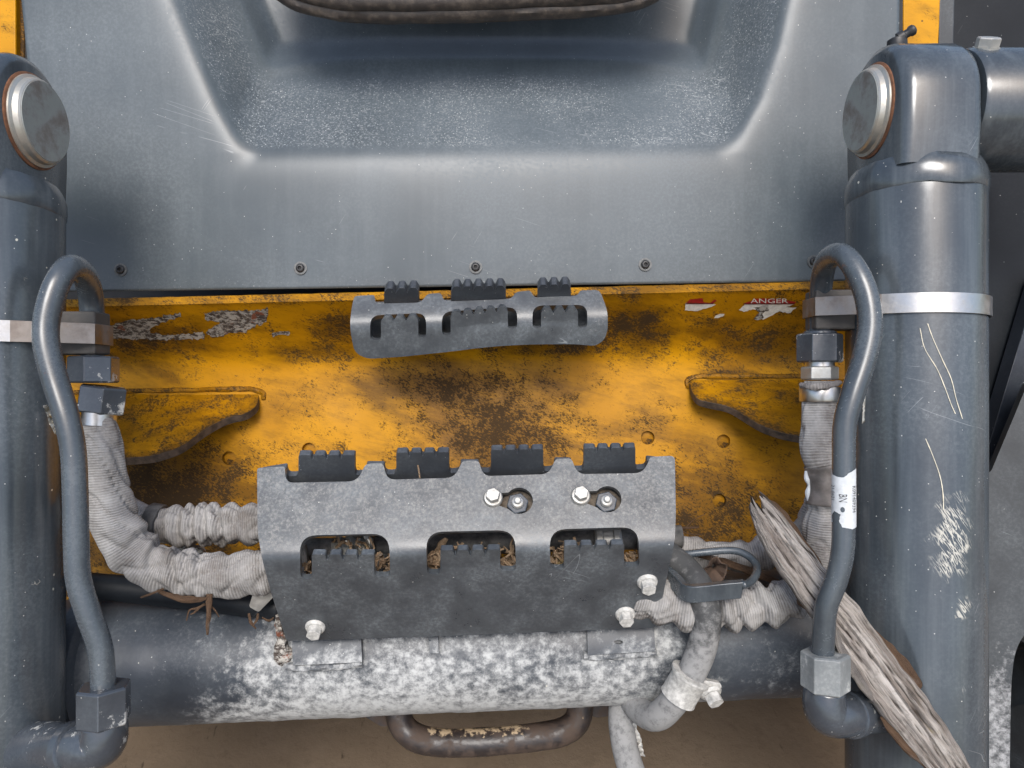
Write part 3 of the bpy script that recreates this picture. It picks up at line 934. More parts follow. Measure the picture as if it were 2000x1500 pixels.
def band(t, c, pad, y0, hgt, dull_side, slope=0.0):
    """stainless strap round barrel and pad; pad = (x0, x1, z0, z1)"""
    pts = [(c['cx'] + (c['r'] + .0012) * math.cos(a), -c['d'] + (c['r'] + .0012) * math.sin(a)) for a in [2 * math.pi * k / 72 for k in range(72)]]
    x0, x1, z0, z1 = pad
    for qx, qz in ((x0, z0), (x0, z1), (x1, z0), (x1, z1)): pts.append((round(qx, 5), round(qz, 5)))
    h = hull([(round(a, 5), round(b, 5)) for a, b in pts])
    h = resample(h, .006)
    vv, ff = [], []
    n = len(h)
    for (x, z) in h:
        vv += [Vector((x, y0 + slope * (x - c['cx']), z)), Vector((x, y0 + hgt + slope * (x - c['cx']), z))]
    for i in range(n):
        j = (i + 1) % n
        ff.append((2 * i, 2 * i + 1, 2 * j + 1, 2 * j))
    cx_, cz_ = sum(p.x for p in vv) / len(vv), sum(p.z for p in vv) / len(vv)
    q = vv[ff[0][0]]; nrm = (vv[ff[0][1]] - q).cross(vv[ff[0][3]] - q)
    if nrm.dot(Vector((q.x - cx_, 0, q.z - cz_))) < 0: ff = [f[::-1] for f in ff]
    b = mk('band_clamp', (vv, ff), [MAT['band'], MAT['banddull']], t, angle=50)
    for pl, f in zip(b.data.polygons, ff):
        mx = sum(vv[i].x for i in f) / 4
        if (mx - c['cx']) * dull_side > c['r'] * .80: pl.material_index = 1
    m = b.modifiers.new('solid', 'SOLIDIFY'); m.thickness = .0012; m.offset = 1
    m = b.modifiers.new('bevel', 'BEVEL'); m.width = .0003; m.segments = 1; m.limit_method = 'ANGLE'; m.angle_limit = math.radians(50); m.harden_normals = True
    return b

def yv(v, d): return -(v - 750) / F * d
# right: strap, rubber pad, pipe, nut, elbow
padR = (.2660, .312, -.674, -.6470)
band(cylR, CR, padR, yv(611, .60), .0165, -1, -.02)
pb = box(Vector((.2895, yv(604, .648), -.661)), .0230, .0175, .0128)
mk('rubber_pad', pb, MAT['rubberpad'], cylR, bevel=.002, smooth=True)
padL = (-.402, -.3570, -.660, -.6320)
band(cylL, CL, padL, yv(667, .595), .0175, 1, .0)
pb = box(Vector((-.3800, yv(650, .635), -.6465)), .0225, .0185, .0128)
mk('rubber_pad', pb, MAT['rubberpad'], cylL, bevel=.002)

pipeR = [(1606, 1300, .588, .0086), (1609, 1240, .585, .0086), (1614, 1185, .582, .0086), (1634, 1130, .578, .0086), (1646, 1075, .576, .0086), (1648, 1000, .576, .0086), (1648, 900, .576, .0086), (1650, 830, .576, .0088),
         (1664, 775, .576, .0090), (1688, 700, .578, .0092), (1699, 640, .580, .0093), (1694, 585, .583, .0092), (1678, 540, .588, .0092), (1656, 506, .597, .0090), (1636, 496, .612, .0092), (1616, 508, .632, .0094), (1606, 540, .650, .0095), (1602, 590, .660, .0095), (1601, 660, .662, .0095)]
pR = mk('steel_pipe', tube(pipeR, 28, 8), MAT['tubegrey'], cylR, angle=180)
pipeL = [(202, 1365, .575, .0090), (200, 1300, .574, .0090), (193, 1255, .573, .0090), (170, 1190, .570, .0090), (153, 1130, .568, .0090), (149, 1060, .567, .0090), (147, 960, .567, .0090), (143, 880, .567, .0090), (130, 815, .567, .0092), (107, 740, .569, .0094),
         (92, 680, .570, .0095), (90, 635, .572, .0095), (100, 585, .575, .0095), (116, 545, .580, .0094), (136, 522, .592, .0096), (154, 526, .610, .0098), (170, 548, .630, .0100), (178, 585, .645, .0100), (181, 640, .650, .0100), (182, 710, .652, .0100)]
pL = mk('steel_pipe', tube(pipeL, 28, 8), MAT['tubegrey'], cylL, angle=180)

UPV = Vector((0, 1, 0))
def nut(t, name, u, v0, v1, d, rpx, mat, tilt=0.0, phase=.3, ch=.10):
    a, b = V(u, v1, d), V(u, v0, d)
    ax = (b - a)
    ax = Vector((math.sin(tilt), math.cos(tilt), 0))
    r = rpx * d / F
    return mk(name, hexprism(a, ax, (b - a).length, r, ch, phase), mat, t, smooth=True, angle=20, bevel=.0008, dirt=lambda p: .46)
# right hose end
nR = nut(cylR, 'hex_nut', 1601, 652, 708, .660, 44, MAT['nutdark'], 0, .35)
mk('nut_collar', lathe(V(1601, 655, .660), UPV, [(0, .0150), (.003, .0140), (.005, .0105)], 32), MAT['nutdark'], nR)
nut(cylR, 'fitting', 1601, 716, 742, .660, 35, MAT['galv'], 0, .2)
mk('fitting_neck', lathe(V(1601, 722, .660), UPV, [(0, .0125), (.008, .0125)], 28), MAT['band'], nR)
nL = nut(cylL, 'hex_nut', 183, 696, 748, .648, 46, MAT['nutdark'], 0, .15)
nut(cylL, 'hex_nut', 196, 754, 806, .645, 46, MAT['nutdark'], .14, .5)
# lower nuts and elbows welded to the barrels
nut(cylR, 'hex_nut', 1612, 1274, 1346, .588, 46, MAT['nutworn'], 0, .2)
elR = tube([(1611, 1345, .588, .0155), (1610, 1372, .588, .0165), (1617, 1392, .589, .0170), (1640, 1398, .592, .0165), (1680, 1392, .606, .0165), (1730, 1388, .625, .0170)], 24, 6)
mk('elbow', elR, MAT['nutdark'], cylR, angle=180, dirt=lambda p: .40)
mk('elbow_ring', lathe(V(1662, 1395, .600), (V(1680, 1392, .606) - V(1640, 1398, .592)).normalized(), [(-.004, .0160), (-.003, .0182), (.003, .0182), (.004, .0160)], 28), MAT['nutdark'], cylR)
nut(cylL, 'hex_nut', 203, 1338, 1412, .575, 50, MAT['nutdark'], 0, .3)
elL = tube([(203, 1410, .575, .0165), (203, 1432, .575, .0172), (196, 1452, .576, .0180), (170, 1460, .578, .0180), (130, 1462, .588, .0185), (80, 1462, .61, .0210), (30, 1462, .63, .0215)], 24, 6)
mk('elbow', elL, MAT['nutdark'], cylL, angle=180, dirt=lambda p: .42)
mk('elbow_ring', lathe(V(148, 1462, .583), (V(130, 1462, .588) - V(170, 1460, .578)).normalized(), [(-.004, .018), (-.003, .0205), (.004, .0210), (.005, .018)], 28), MAT['nutdark'], cylL)

# long thin scratches on the right barrel: shallow raised scores of bare metal
def on_barrel(c, u, off=.0005):
    # ray from the lens through column u meets the barrel front
    k = (u - 1000) / F
    A = k * k + 1; B = -2 * (k * c['cx'] + c['d']); C_ = c['cx'] ** 2 + c['d'] ** 2 - (c['r'] + off) ** 2
    disc = max(0, B * B - 4 * A * C_)
    return (-B - math.sqrt(disc)) / (2 * A)
def score(pts, wpx, t, mat, c):
    q = spline([Vector((a, b)) for a, b in pts], 6)
    out = []
    for p in q:
        out.append((p.x, p.y))
    vv, ff = [], []
    for i, (u, v) in enumerate(out):
        w_ = wpx * (0.4 + .6 * abs(noise.noise(Vector((v * .05, 3, 1))))) 
        d0 = on_barrel(c, u)
        vv += [V(u - w_, v, on_barrel(c, u - w_)), V(u + w_, v, on_barrel(c, u + w_))]
    for i in range(len(out) - 1):
        ff.append((2 * i, 2 * i + 1, 2 * i + 3, 2 * i + 2))
    mk('scratch', (vv, ff), mat, t)
MAT['scratch'] = plain('bare_scratch', (.62, .58, .46), .6, .2)
for pts in ([(1797, 641), (1806, 680), (1830, 720), (1845, 755), (1858, 790), (1866, 808)], [(1812, 632), (1822, 660), (1842, 705), (1858, 740), (1868, 780), (1880, 818)],
            [(1808, 857), (1822, 890), (1836, 930), (1842, 965), (1843, 995)]):
    score(pts, 1.6, cylR, MAT['scratch'], CR)

# torn foil tags behind the pipes
tg = sheet(ragged([(84, 792), (92, 790), (97, 800), (106, 815), (116, 835), (121, 852), (118, 860), (104, 842), (96, 828), (92, 812)], 2, 21), [], 4, lambda u, v: V(u, v, .575 + .006 * noise.noise(Vector((u * .12, v * .12, 2)))), 3)
mk('torn_tag', (tg[0], tg[1]), MAT['foil'], cylL, solid=.0006, smooth=False)
tg = sheet(ragged([(90, 752), (94, 756), (98, 792), (94, 794)], .6, 22), [], 4, lambda u, v: V(u, v, .578), 3)
mk('torn_tag', (tg[0], tg[1]), MAT['foil'], cylL, solid=.0006)
tg = sheet(ragged([(1689, 736), (1693, 740), (1690, 790), (1689, 824), (1684, 828), (1685, 780)], .8, 23), [], 4, lambda u, v: V(u, v, .598), 3)
mk('torn_tag', (tg[0], tg[1]), MAT['foil'], cylR, solid=.0006)

# white label with print on the right pipe
PXC, PZC, PRR = V(1648, 960, .576).x, -.576, .0086
def on_pipe(off):
    def f(u, v):
        t_ = clamp((u - 1648) / 21.6, -1.25, 1.25)
        a = t_ * 1.35 - .38 * 0
        # turn towards the lens so the label faces as it does in the place
        a = a - math.atan2(PXC, .576)
        return Vector((PXC + (PRR + off) * math.sin(a), yv(v, .576 - .0086), PZC + (PRR + off) * math.cos(a)))
    return f
lab = ragged([(1626, 914), (1631, 929), (1640, 933), (1648, 933), (1656, 922), (1669, 915), (1671, 1030), (1660, 1033), (1646, 1030), (1642, 1018), (1644, 1006), (1634, 1000), (1629, 1010), (1630, 1024), (1625, 1024)], 1.6, 31, 3)
lb = sheet(lab, [circle_px(1646.5, 996, 3.0, 10, 5.5)], 4, on_pipe(.0004), 3)
lab_o = mk('paper_label', (lb[0], lb[1]), MAT['label'], pR, angle=180)
def vtext(body, u0, v0, size, wide=1.0):
    vv, ff = text_mesh(body, size)
    f = on_pipe(.0007)
    return [f(u0 + p.y, v0 + p.x * wide) for p in vv], ff
for body, u0, v0, s_, wd in (('K091409394', 1659.5, 949, 10, 1.02), ('BN', 1642, 965, 15, .85), ('21.0621', 1628.5, 949, 10, 1.0)):
    vv, ff = vtext(body, u0, v0, s_, wd)
    mk('lettering', (vv, ff), MAT['ink'], lab_o, smooth=False)

# ================================================================== LOADER ARM: cross tube, lower tread, guide, grab bar, side plates
arm = thing('loader_arm', 'grey loader arm with mud caked cross tube between the cylinders', 'loader arm', V(900, 1290, .75))
TA, TB = V(60, 1298, .742), V(1800, 1222, .748)
tdir = (TB - TA).normalized()
TL = (TB - TA).length
TR = .0615
seg, nl = 72, 170
tv_, tf_ = [], []
xa, ya, _ = frame(tdir)
for i in range(nl + 1):
    for k in range(seg):
        th = 2 * math.pi * k / seg
        dirv = xa * math.cos(th) + ya * math.sin(th)
        p = TA + tdir * (TL * i / nl)
        rr = TR + .0009 * noise.noise(p * 40 + dirv * 2.0) + .0004 * noise.noise(p * 130 + dirv * 7)
        tv_.append(p + dirv * rr)
for i in range(nl):
    for k in range(seg):
        a, b = i * seg + k, i * seg + (k + 1) % seg
        tf_.append((a, b, b + seg, a + seg))
def mudd(p):
    u, v = px(p)
    m = sstep(260, 640, u) * (1 - sstep(1280, 1440, u)) * .50
    m *= .55 + .45 * sstep(1180, 1330, v)
    m += .30 * sstep(1330, 1400, v) * sstep(300, 500, u) * (1 - sstep(1350, 1450, u))
    m += .20 * sstep(220, 300, u) + .12 * sstep(1380, 1500, u)
    m += .16 * noise.noise(Vector((u * .008, v * .012, 3)))
    m *= .93
    return clamp(m, .05, 1)
ctube = mk('cross_tube', (tv_, tf_), MAT['mudtube'], arm, angle=180, dirt=mudd)

def tube_front_d(u, v, off):
    # distance at which the sight line meets the cross tube, raised by off
    dirv = V(u, v, 1.0)
    n_ = dirv - tdir * dirv.dot(tdir); m_ = -TA + tdir * TA.dot(tdir)
    A = n_.dot(n_); B = 2 * n_.dot(m_); C_ = m_.dot(m_) - (TR + off) ** 2
    disc = B * B - 4 * A * C_
    if disc < 0: disc = 0
    return (-B - math.sqrt(disc)) / (2 * A)
# weld pads on the tube under the tread
def pad_on_tube(pts, off, parent, holes=()):
    gq = sheet(pts, list(holes), 8, lambda u, v: V(u, v, tube_front_d(u, v, off)), 5)
    return mk('weld_pad', (gq[0], gq[1]), MAT['mudtube'], parent, solid=.010, bevel=.001, dirt=lambda p: .36 + .30 * sstep(1260, 1300, px(p)[1]), angle=50)
pad_on_tube([(568, 1215), (704, 1215), (707, 1293), (572, 1300)], .007, arm)
pad_on_tube([(1146, 1200), (1276, 1200), (1280, 1272), (1148, 1280)], .007, arm, [circle_px(1208, 1254, 9, 12, 4)])
pad_on_tube([(836, 1215), (855, 1215), (857, 1276), (839, 1276)], .005, arm)
for w_ in ([(560, 1302), (600, 1303), (640, 1301), (680, 1299), (708, 1295)], [(1140, 1282), (1180, 1281), (1230, 1278), (1282, 1275)]):
    mk('weld_bead', tube([(u, v, tube_front_d(u, v, .002), .0034) for u, v in w_], 10, 8, True, .5, 120), MAT['mudtube'], arm, dirt=lambda p: .6)
# mud run at the tread's left foot
mk('mud_crust', tube([(541, 1200, .680, .0015), (548, 1232, .683, .0040), (552, 1264, .685, .0055), (556, 1290, .686, .0070), (558, 1306, .689, .002)], 18, 10, True, .9, 110), MAT['residue'], arm)

# ---- lower step tread
def lbend(u): return 1094 - (u - 510) * .034
LA, LB_, LH, LD = .00022, .00034, 20.0, .618
def ltd(u, v):
    wv = v - lbend(u)
    return LD + LB_ * sp(wv, LH) + LA * sp(-wv, LH) + .0006 * noise.noise(Vector((u * .008, v * .01, 2)))
LW = [(585, 760, 1046, 1042, 1131, 1126, 609, 731, 1083, 1083), (832, 1006, 1039, 1035, 1121, 1115, 860, 977, 1075, 1073), (1073, 1247, 1034, 1029, 1112, 1107, 1102, 1219, 1065, 1063)]
lw = []
for x0, x1, tl, tr, bl, br, t0, t1, a_, b_ in LW:
    lw.append(rnd([(x0, tl, 34), (x1, tr, 34), (x1 + 2, br, 10), (t1, br, 10), (t1, br - 16), (t0, bl - 16), (t0, bl, 10), (x0 + 2, bl, 10)], 6))
# keyhole slots
def keyhole(bu, bv, hu, hv):
    pts = []
    R1, R2 = 11, 27
    for k in range(15):
        a = math.pi * .5 + math.pi * k / 14
        pts.append((bu + R1 * math.cos(a), bv - R1 * math.sin(a) * .9))
    for k in range(19):
        a = math.pi * 1.22 + math.pi * 1.56 * k / 18
        pts.append((hu + R2 * math.cos(a), hv - R2 * math.sin(a) * .95))
    return pts
lw += [keyhole(966, 974, 1014, 978), keyhole(1138, 970, 1187, 975)]
lout = rnd([(502, 914, 6), (556, 911, 4), (558, 943, 20), (698, 940, 22), (714, 906, 8), (748, 904, 8), (756, 937, 22), (888, 933, 22), (903, 900, 8), (935, 899, 8), (944, 930, 22), (1072, 926, 22), (1085, 896, 8), (1116, 895, 8),
            (1128, 926, 22), (1256, 924, 22), (1271, 892, 4), (1318, 890, 10), (1320, 1000), (1318, 1058, 20), (1306, 1112, 20), (1281, 1226, 10), (1000, 1237), (800, 1245), (560, 1252, 3), (530, 1160), (512, 1092, 14), (503, 1040, 14)], 5)
lg = sheet(lout, lw, 9, lambda u, v: V(u, v, ltd(u, v)), 5)
geos = [(lg[0], lg[1])]
for x0, x1, tl, tr, bl, br, t0, t1, a_, b_ in LW:
    tp = teeth_flat(t0, t1, 0, a_, b_, 4, 11)
    tp[0], tp[-1] = (t0, bl - 16), (t1, br - 16)
    def mp(u, v, bl=bl, br=br, t0=t0, t1=t1):
        foot = lerp(bl, br, (u - t0) / (t1 - t0)) - 16
        return V(u, v, ltd(u, foot) + LB_ * (v - foot))
    gt = sheet(rnd(tp), [], 9, mp, 5)
    geos.append((gt[0], gt[1]))
tread = mk('step_tread', merge(join(*geos), 2e-5), MAT['tread'], arm, solid=.006, bevel=.0009, angle=50,
           dirt=lambda p: .40 * (1 - sstep(-40, 10, px(p)[1] - lbend(px(p)[0]))) + .12)
tread['label'] = 'lower grey toothed step tread with galvanised bolts'
# back face with its own toothed tabs
BT = [(583, 693, 889, 889), (774, 877, 884, 883), (959, 1061, 879, 877), (1140, 1241, 876, 874)]
bo = [(510, 922)]
for x0, x1, a_, b_ in BT:
    yy = 930 - (x0 - 583) * .02
    bo += [(x0 - 24, yy - 16, 4), (x0 - 22, yy, 10), (x0 - 2, yy, 10)]
    tf = teeth_flat(x0, x1, yy - 10, a_, b_, 4, 8)
    bo += [tf[0]] + tf[1:-1] + [tf[-1]]
    bo += [(x1 + 2, yy - 2, 10), (x1 + 21, yy - 4, 10), (x1 + 22, yy - 20, 4)]
bo += [(1308, 904), (1308, 1010), (510, 1030)]
bgo = sheet(rnd(bo), [], 14, lambda u, v: V(u, v, .658 + (v - 905) * .00045), 4)
mk('back_face', (bgo[0], bgo[1]), MAT['treadback'], tread, solid=.006, bevel=.0014, angle=50, dirt=lambda p: .12)

def flange_bolt(c, ax, R_, mat, parent, ph=0.0, stud=False, name='bolt'):
    g1 = lathe(c, ax, [(0, R_), (.0012, R_), (.0030, R_ * .86), (.0032, R_ * .7)], 28)
    b = mk(name, g1, mat, parent, angle=40)
    h = hexprism(c + ax * .002, ax, R_ * .95, R_ * .74, .10, ph)
    mk('hex_head', h, mat, b, smooth=True, angle=20, bevel=.0006)
    return b
def nrm(f, u, v):
    p = V(u, v, f(u, v)); a = V(u + 4, v, f(u + 4, v)) - p; b = V(u, v - 4, f(u, v - 4)) - p
    return a.cross(b).normalized()
for u, v, m_ in ((963, 973, 'galv'), (1134, 969, 'galv')):
    flange_bolt(V(u, v, ltd(u, v)), nrm(ltd, u, v), .0086, MAT[m_], tread, .3)
for u, v, ph in ((616, 1224, .2), (1264, 1136, .5), (1221, 1199, .1)):
    flange_bolt(V(u, v, ltd(u, v)), nrm(ltd, u, v), .0090, MAT['galvmud'], tread, ph)
for u, v in ((1011, 980), (1184, 977)):
    ax = nrm(ltd, u, v)
    c = V(u, v + 4, ltd(u, v)) - ax * .010
    b = mk('nut', hexprism(c, ax, .012, .0098, .1, .25), MAT['nutdark'], tread, angle=20, bevel=.0006)
    mk('stud', lathe(c + ax * .011, ax, [(0, .0052), (.002, .0052), (.0024, .0048), (.003, .0052), (.0036, .0048), (.0042, .0052), (.005, .0046), (.0056, .0030), (.0085, .0028), (.009, .002)], 20), MAT['galv'], b, angle=30)
    mk('nut_seat', lathe(c - ax * .004, ax, [(0, .016), (.002, .016)], 24), MAT['mudcrust'], b)
# pipework and couplings behind the windows
lineA = tube([(540, 1072, .700, .011), (700, 1072, .700, .011), (900, 1062, .702, .011), (1100, 1054, .702, .011), (1330, 1048, .704, .011)], 18, 6)
ph_ = mk('hydraulic_pipe', lineA, MAT['rubber'], arm, angle=180, dirt=lambda p: .15)
ph_['label'] = 'black pipe behind the tread windows'
mk('coupling', lathe(V(1160, 1055, .700), Vector((1, .02, 0)), [(0, .0125), (.002, .0138), (.007, .0138), (.008, .0125), (.017, .0125), (.018, .0138), (.023, .0138), (.025, .0125)], 26), MAT['galv'], ph_, angle=30)
mk('foil_wrap', tube([(662, 1078, .694, .0125), (690, 1070, .690, .0145), (715, 1068, .690, .0140), (728, 1066, .692, .0125)], 16, 6, True, .55, 150), MAT['foil'], ph_, smooth=False)
mk('drain_shelf', grid(12, 4, lambda a, b: V(lerp(560, 1320, a), lerp(1140, 1098, b), lerp(.665, .735, b))), MAT['mudcrust'], arm, solid=.004)
hz = tube([(735, 1140, .69, .012), (745, 1090, .70, .012), (755, 1040, .71, .012)], 14, 6)
mk('braided_hose', hz, MAT['rubber'], arm, angle=180)

# ---- dark pipe on top of the cross tube, left
mk('hydraulic_pipe', tube([(150, 1142, .715, .0125), (260, 1152, .712, .0125), (400, 1168, .708, .0125), (560, 1188, .702, .0125)], 20, 8), MAT['armdark'], arm, angle=180)
mk('clip', (lambda gq: (gq[0], gq[1]))(sheet(rnd([(486, 1185, 5), (497, 1150, 4), (520, 1148), (535, 1165), (505, 1196, 5)]), [], 10, lambda u, v: V(u, v, .668 + (v - 1150) * .0002), 6)), MAT['galv'], arm, solid=.003, bevel=.0008)
slab('bracket_plate', [(318, 1092), (340, 1064, 8), (392, 1068, 6), (400, 1082, 6), (380, 1096)], .735, .006, MAT['residue'], arm, 20)
# end flanges of the cross tube
mk('end_flange', lathe(TA + tdir * .062, tdir, [(0, .070), (.001, .074), (.016, .074), (.017, .070)], 56), MAT['mudtube'], arm, angle=40, dirt=lambda p: .15)

# ---- hose guide: bent plate with rod loop
bar = spline([V(1290, 1104, .672), V(1304, 1113, .664), V(1318, 1126, .654), V(1331, 1140, .643), V(1348, 1146, .636), V(1375, 1145, .633), V(1410, 1141, .630), V(1455, 1137, .627)], 6)
gv, gf = [], []
drop = Vector((0, -.0152, -.0035))
for i, p in enumerate(bar):
    e = clamp((i - len(bar) + 5) / 4.0)
    for k in range(5):
        gv.append(p + drop * (k / 4) - Vector((.002 * e * k / 4, 0, 0)))
for i in range(len(bar) - 1):
    for k in range(4):
        q = i * 5 + k
        gf.append((q, q + 1, q + 6, q + 5))
hg = mk('hose_guide', (gv, gf), MAT['tubegrey'], arm, solid=.0065, bevel=.0010, angle=50, dirt=lambda p: .2)
hg['label'] = 'bent flat bar hose guide with rod loop, right of the lower tread'
mk('rod_loop', tube([(1450, 1143, .628, .0034), (1464, 1138, .634, .0034), (1476, 1124, .642, .0034), (1479, 1108, .652, .0034), (1468, 1091, .662, .0034), (1448, 1079, .668, .0034), (1425, 1075, .672, .0034), (1390, 1077, .676, .0034), (1350, 1081, .680, .0034), (1320, 1084, .684, .0034)], 14, 8), MAT['tubegrey'], hg, angle=180)

# ---- grab bar under the tube
gbp = [(770, 1330, .80, .0140), (778, 1395, .79, .0140), (792, 1425, .786, .0140), (825, 1445, .782, .0140), (880, 1451, .780, .0140), (960, 1448, .780, .0140), (1040, 1440, .780, .0140), (1090, 1432, .782, .0140), (1120, 1416, .786, .0140), (1132, 1390, .79, .0140), (1136, 1320, .80, .0140)]
mk('grab_bar', tube(gbp, 24, 8, True, .03, 60), MAT['rustpipe'], arm, angle=180, dirt=lambda p: .8 * sstep(1452, 1425, px(p)[1]) * sstep(810, 850, px(p)[0]) * (1 - sstep(1000, 1060, px(p)[0])))
slab('bar_bracket', [(690, 1330), (800, 1330), (800, 1412, 6), (745, 1420, 8), (705, 1395, 10)], .805, .012, MAT['rustpipe'], arm)
slab('bar_bracket', [(1110, 1330), (1250, 1330), (1240, 1392, 8), (1165, 1402, 6), (1110, 1380)], .81, .012, MAT['rustpipe'], arm)

# ---- side plates at the right
slab('arm_side_plate', [(1800, 250), (2400, 250), (2400, 1100), (1800, 1100)], .80, .02, MAT['armdark'], arm, 60)
slab('arm_side_plate', [(1800, 890), (1925, 890, 8), (2030, 540, 10), (2400, 400), (2400, 1000), (1800, 1000)], .775, .02, MAT['armmid'], arm, 60)
def spd(u, v): return .735 - (u - 1900) * .00010
gp = sheet(rnd([(1820, 900), (1934, 925, 10), (2010, 742, 20), (2400, 640), (2400, 1180), (2020, 1215, 30), (1984, 1262, 40), (1975, 1330, 60), (1970, 1640), (1820, 1640)]), [], 30, lambda u, v: V(u, v, spd(u, v)), 12)
sidep = mk('arm_side_plate', (gp[0], gp[1]), MAT['arm'], arm, solid=.012, bevel=.0015, angle=50, dirt=lambda p: .12 + .55 * sstep(1180, 1400, px(p)[1]))
sidep['label'] = 'dusty grey plate behind the right cylinder'

# ================================================================== TYRE at the lower right
tc_ = V(2150, 1560, 1.02)
def tyre_r(a, x):
    lug = 1 if math.sin(a * 14 + (1.2 if x > 0 else 0) + abs(x) * 18) > -.15 else 0
    return .235 + .022 * lug
vv, ff = [], []
na, nx = 168, 14
for i in range(na):
    a = 2 * math.pi * i / na
    for j in range(nx + 1):
        x = lerp(-.085, .085, j / nx)
        r_ = tyre_r(a, x) - .05 * sstep(.055, .086, abs(x)) + .006 * noise.noise(Vector((math.cos(a) * 9, math.sin(a) * 9, x * 40)))
        vv.append(tc_ + Vector((x, math.sin(a) * r_, math.cos(a) * r_)))
for i in range(na):
    for j in range(nx):
        a0 = i * (nx + 1) + j; b0 = ((i + 1) % na) * (nx + 1) + j
        ff.append((a0, a0 + 1, b0 + 1, b0))
tyre = thing('tyre', 'dark muddy lugged tyre at the lower right edge', 'tyre', tc_)
mk('tread_band', (vv, ff), MAT['tyre'], tyre, angle=40, dirt=lambda p: .3)
mk('rim', lathe(tc_ + Vector((-.07, 0, 0)), Vector((1, 0, 0)), [(0, .04), (0, .12), (.01, .13), (.02, .195), (.12, .195), (.14, .12)], 40), MAT['arm'], tyre, angle=40)

# ================================================================== HOSES IN RIBBED SLEEVES
def sleeve(name, pts, label, folds, mat='fabric', seed=0, seg=52, wr=.20, n=26):
    q = [Vector((*V(u, v, d), rp * d / F)) for u, v, d, rp in pts]
    q = spline(q, n)
    path = [Vector(p[:3]) for p in q]; rr = [p[3] for p in q]
    acc = [0.0]
    for i in range(1, len(path)): acc.append(acc[-1] + (path[i] - path[i - 1]).length)
    tot = acc[-1]
    fl = [(f[0] * tot, f[1], f[2], f[3]) for f in folds]     # centre, height, width, skew
    def rad(s, th, i):
        c_, s_ = math.cos(th), math.sin(th)
        k = 1 + wr * noise.noise(Vector((s * 26, c_ * 1.2 + seed, s_ * 1.2))) + .05 * noise.noise(Vector((s * 80, c_ * 2 + seed, s_ * 2)))
        cr = noise.noise(Vector((s * 34 + 1.4 * c_ + .9 * s_, c_ * .8 + seed * 2, 5.0)))
        k -= .16 * math.exp(-(cr / .10) ** 2)
        r = rr[i] * k
        for f0, hgt, wid, skew in fl:
            x = (s - f0 - skew * s_ - .004 * noise.noise(Vector((c_ * 1.5, s_ * 1.5, f0 * 90)))) / wid
            r += 1.05 * hgt * (math.exp(-x * x) - .8 * math.exp(-(x - 1.5) ** 2 * 2.2))
        return r
    t = thing(name, label, 'hose', path[0])
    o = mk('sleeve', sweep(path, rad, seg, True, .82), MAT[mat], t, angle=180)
    return t
A_ = sleeve('sleeved_hose', [(194, 819, .640, 31), (197, 845, .640, 35), (203, 900, .642, 38), (211, 960, .645, 40), (228, 1025, .650, 46), (262, 1078, .655, 48), (315, 1108, .660, 44), (385, 1120, .662, 42), (450, 1122, .665, 42), (530, 1110, .668, 43), (600, 1100, .672, 42)],
            'grey ribbed fabric hose sleeve curving from left cylinder under the tread', [(.40, .0022, .006, .010), (.50, .0030, .006, .012), (.58, .0034, .0045, .008), (.625, .0030, .004, .006), (.655, .0034, .004, .006), (.74, .0022, .007, .006), (.84, .0026, .008, .004)], seed=3)
mk('ferrule', lathe(V(193, 827, .641), Vector((.06, 1, 0)), [(-.001, .0138), (.0098, .0138)], 32), MAT['band'], A_)
B_ = sleeve('sleeved_hose', [(225, 985, .705, 30), (262, 1010, .705, 34), (300, 1024, .705, 34), (350, 1028, .704, 35), (420, 1026, .703, 35), (480, 1025, .702, 35), (560, 1022, .702, 35)],
            'grey scrunched hose sleeve with black strap, behind the left sleeve', [(.38, .0035, .005, .002), (.46, .0045, .0045, .002), (.53, .0050, .0045, .003), (.60, .0050, .005, .003), (.68, .003, .006, .0), (.80, .003, .008, .0)], seed=8)
st = lathe(V(304, 1024, .705), (V(330, 1027, .705) - V(290, 1020, .705)).normalized(), [(-.007, .0188), (-.006, .0196), (.004, .0196), (.005, .0188)], 32)
mk('strap', st, MAT['rubber'], B_, angle=40)
C_ = sleeve('sleeved_hose', [(1601, 744, .655, 30), (1601, 775, .655, 36), (1602, 830, .652, 36), (1603, 890, .650, 35), (1608, 920, .650, 30), (1609, 985, .650, 30), (1606, 1030, .652, 35), (1600, 1085, .655, 38), (1580, 1135, .658, 40), (1530, 1170, .660, 40), (1470, 1184, .661, 40), (1410, 1192, .662, 40), (1350, 1190, .664, 40), (1290, 1178, .668, 40), (1240, 1165, .67, 40)],
             'grey ribbed hose sleeve with taped patch below the right cylinder nut', [(.30, .002, .006, .002), (.52, .0025, .006, .010), (.60, .0035, .005, .006), (.66, .0040, .0045, .004), (.72, .0040, .0045, .006), (.76, .0045, .005, .003), (.86, .004, .007, .0), (.93, .003, .006, .0)], seed=5)
mk('ferrule', lathe(V(1601, 782, .655), UPV, [(-.001, .0166), (.0, .0172), (.0108, .0172), (.012, .0166)], 36), MAT['band'], C_, angle=40)
mk('thread_wrap', tube([(1564, 752, .650, .0022), (1590, 755, .637, .0030), (1620, 752, .638, .0030), (1640, 747, .652, .0022)], 10, 6, True, .5, 300), MAT['fabricdark'], C_)
mk('tape_patch', tube([(1606, 908, .650, .0152), (1609, 925, .650, .0148), (1610, 955, .650, .0146), (1609, 985, .650, .0152)], 30, 8, False, .10, 120), MAT['tape'], C_, solid=.0006, angle=180)
mk('frayed_edge', tube([(1574, 920, .650, .0012), (1576, 935, .648, .0024), (1580, 948, .648, .0012), (1578, 962, .648, .0026), (1579, 978, .648, .0012)], 8, 6), MAT['label'], C_)
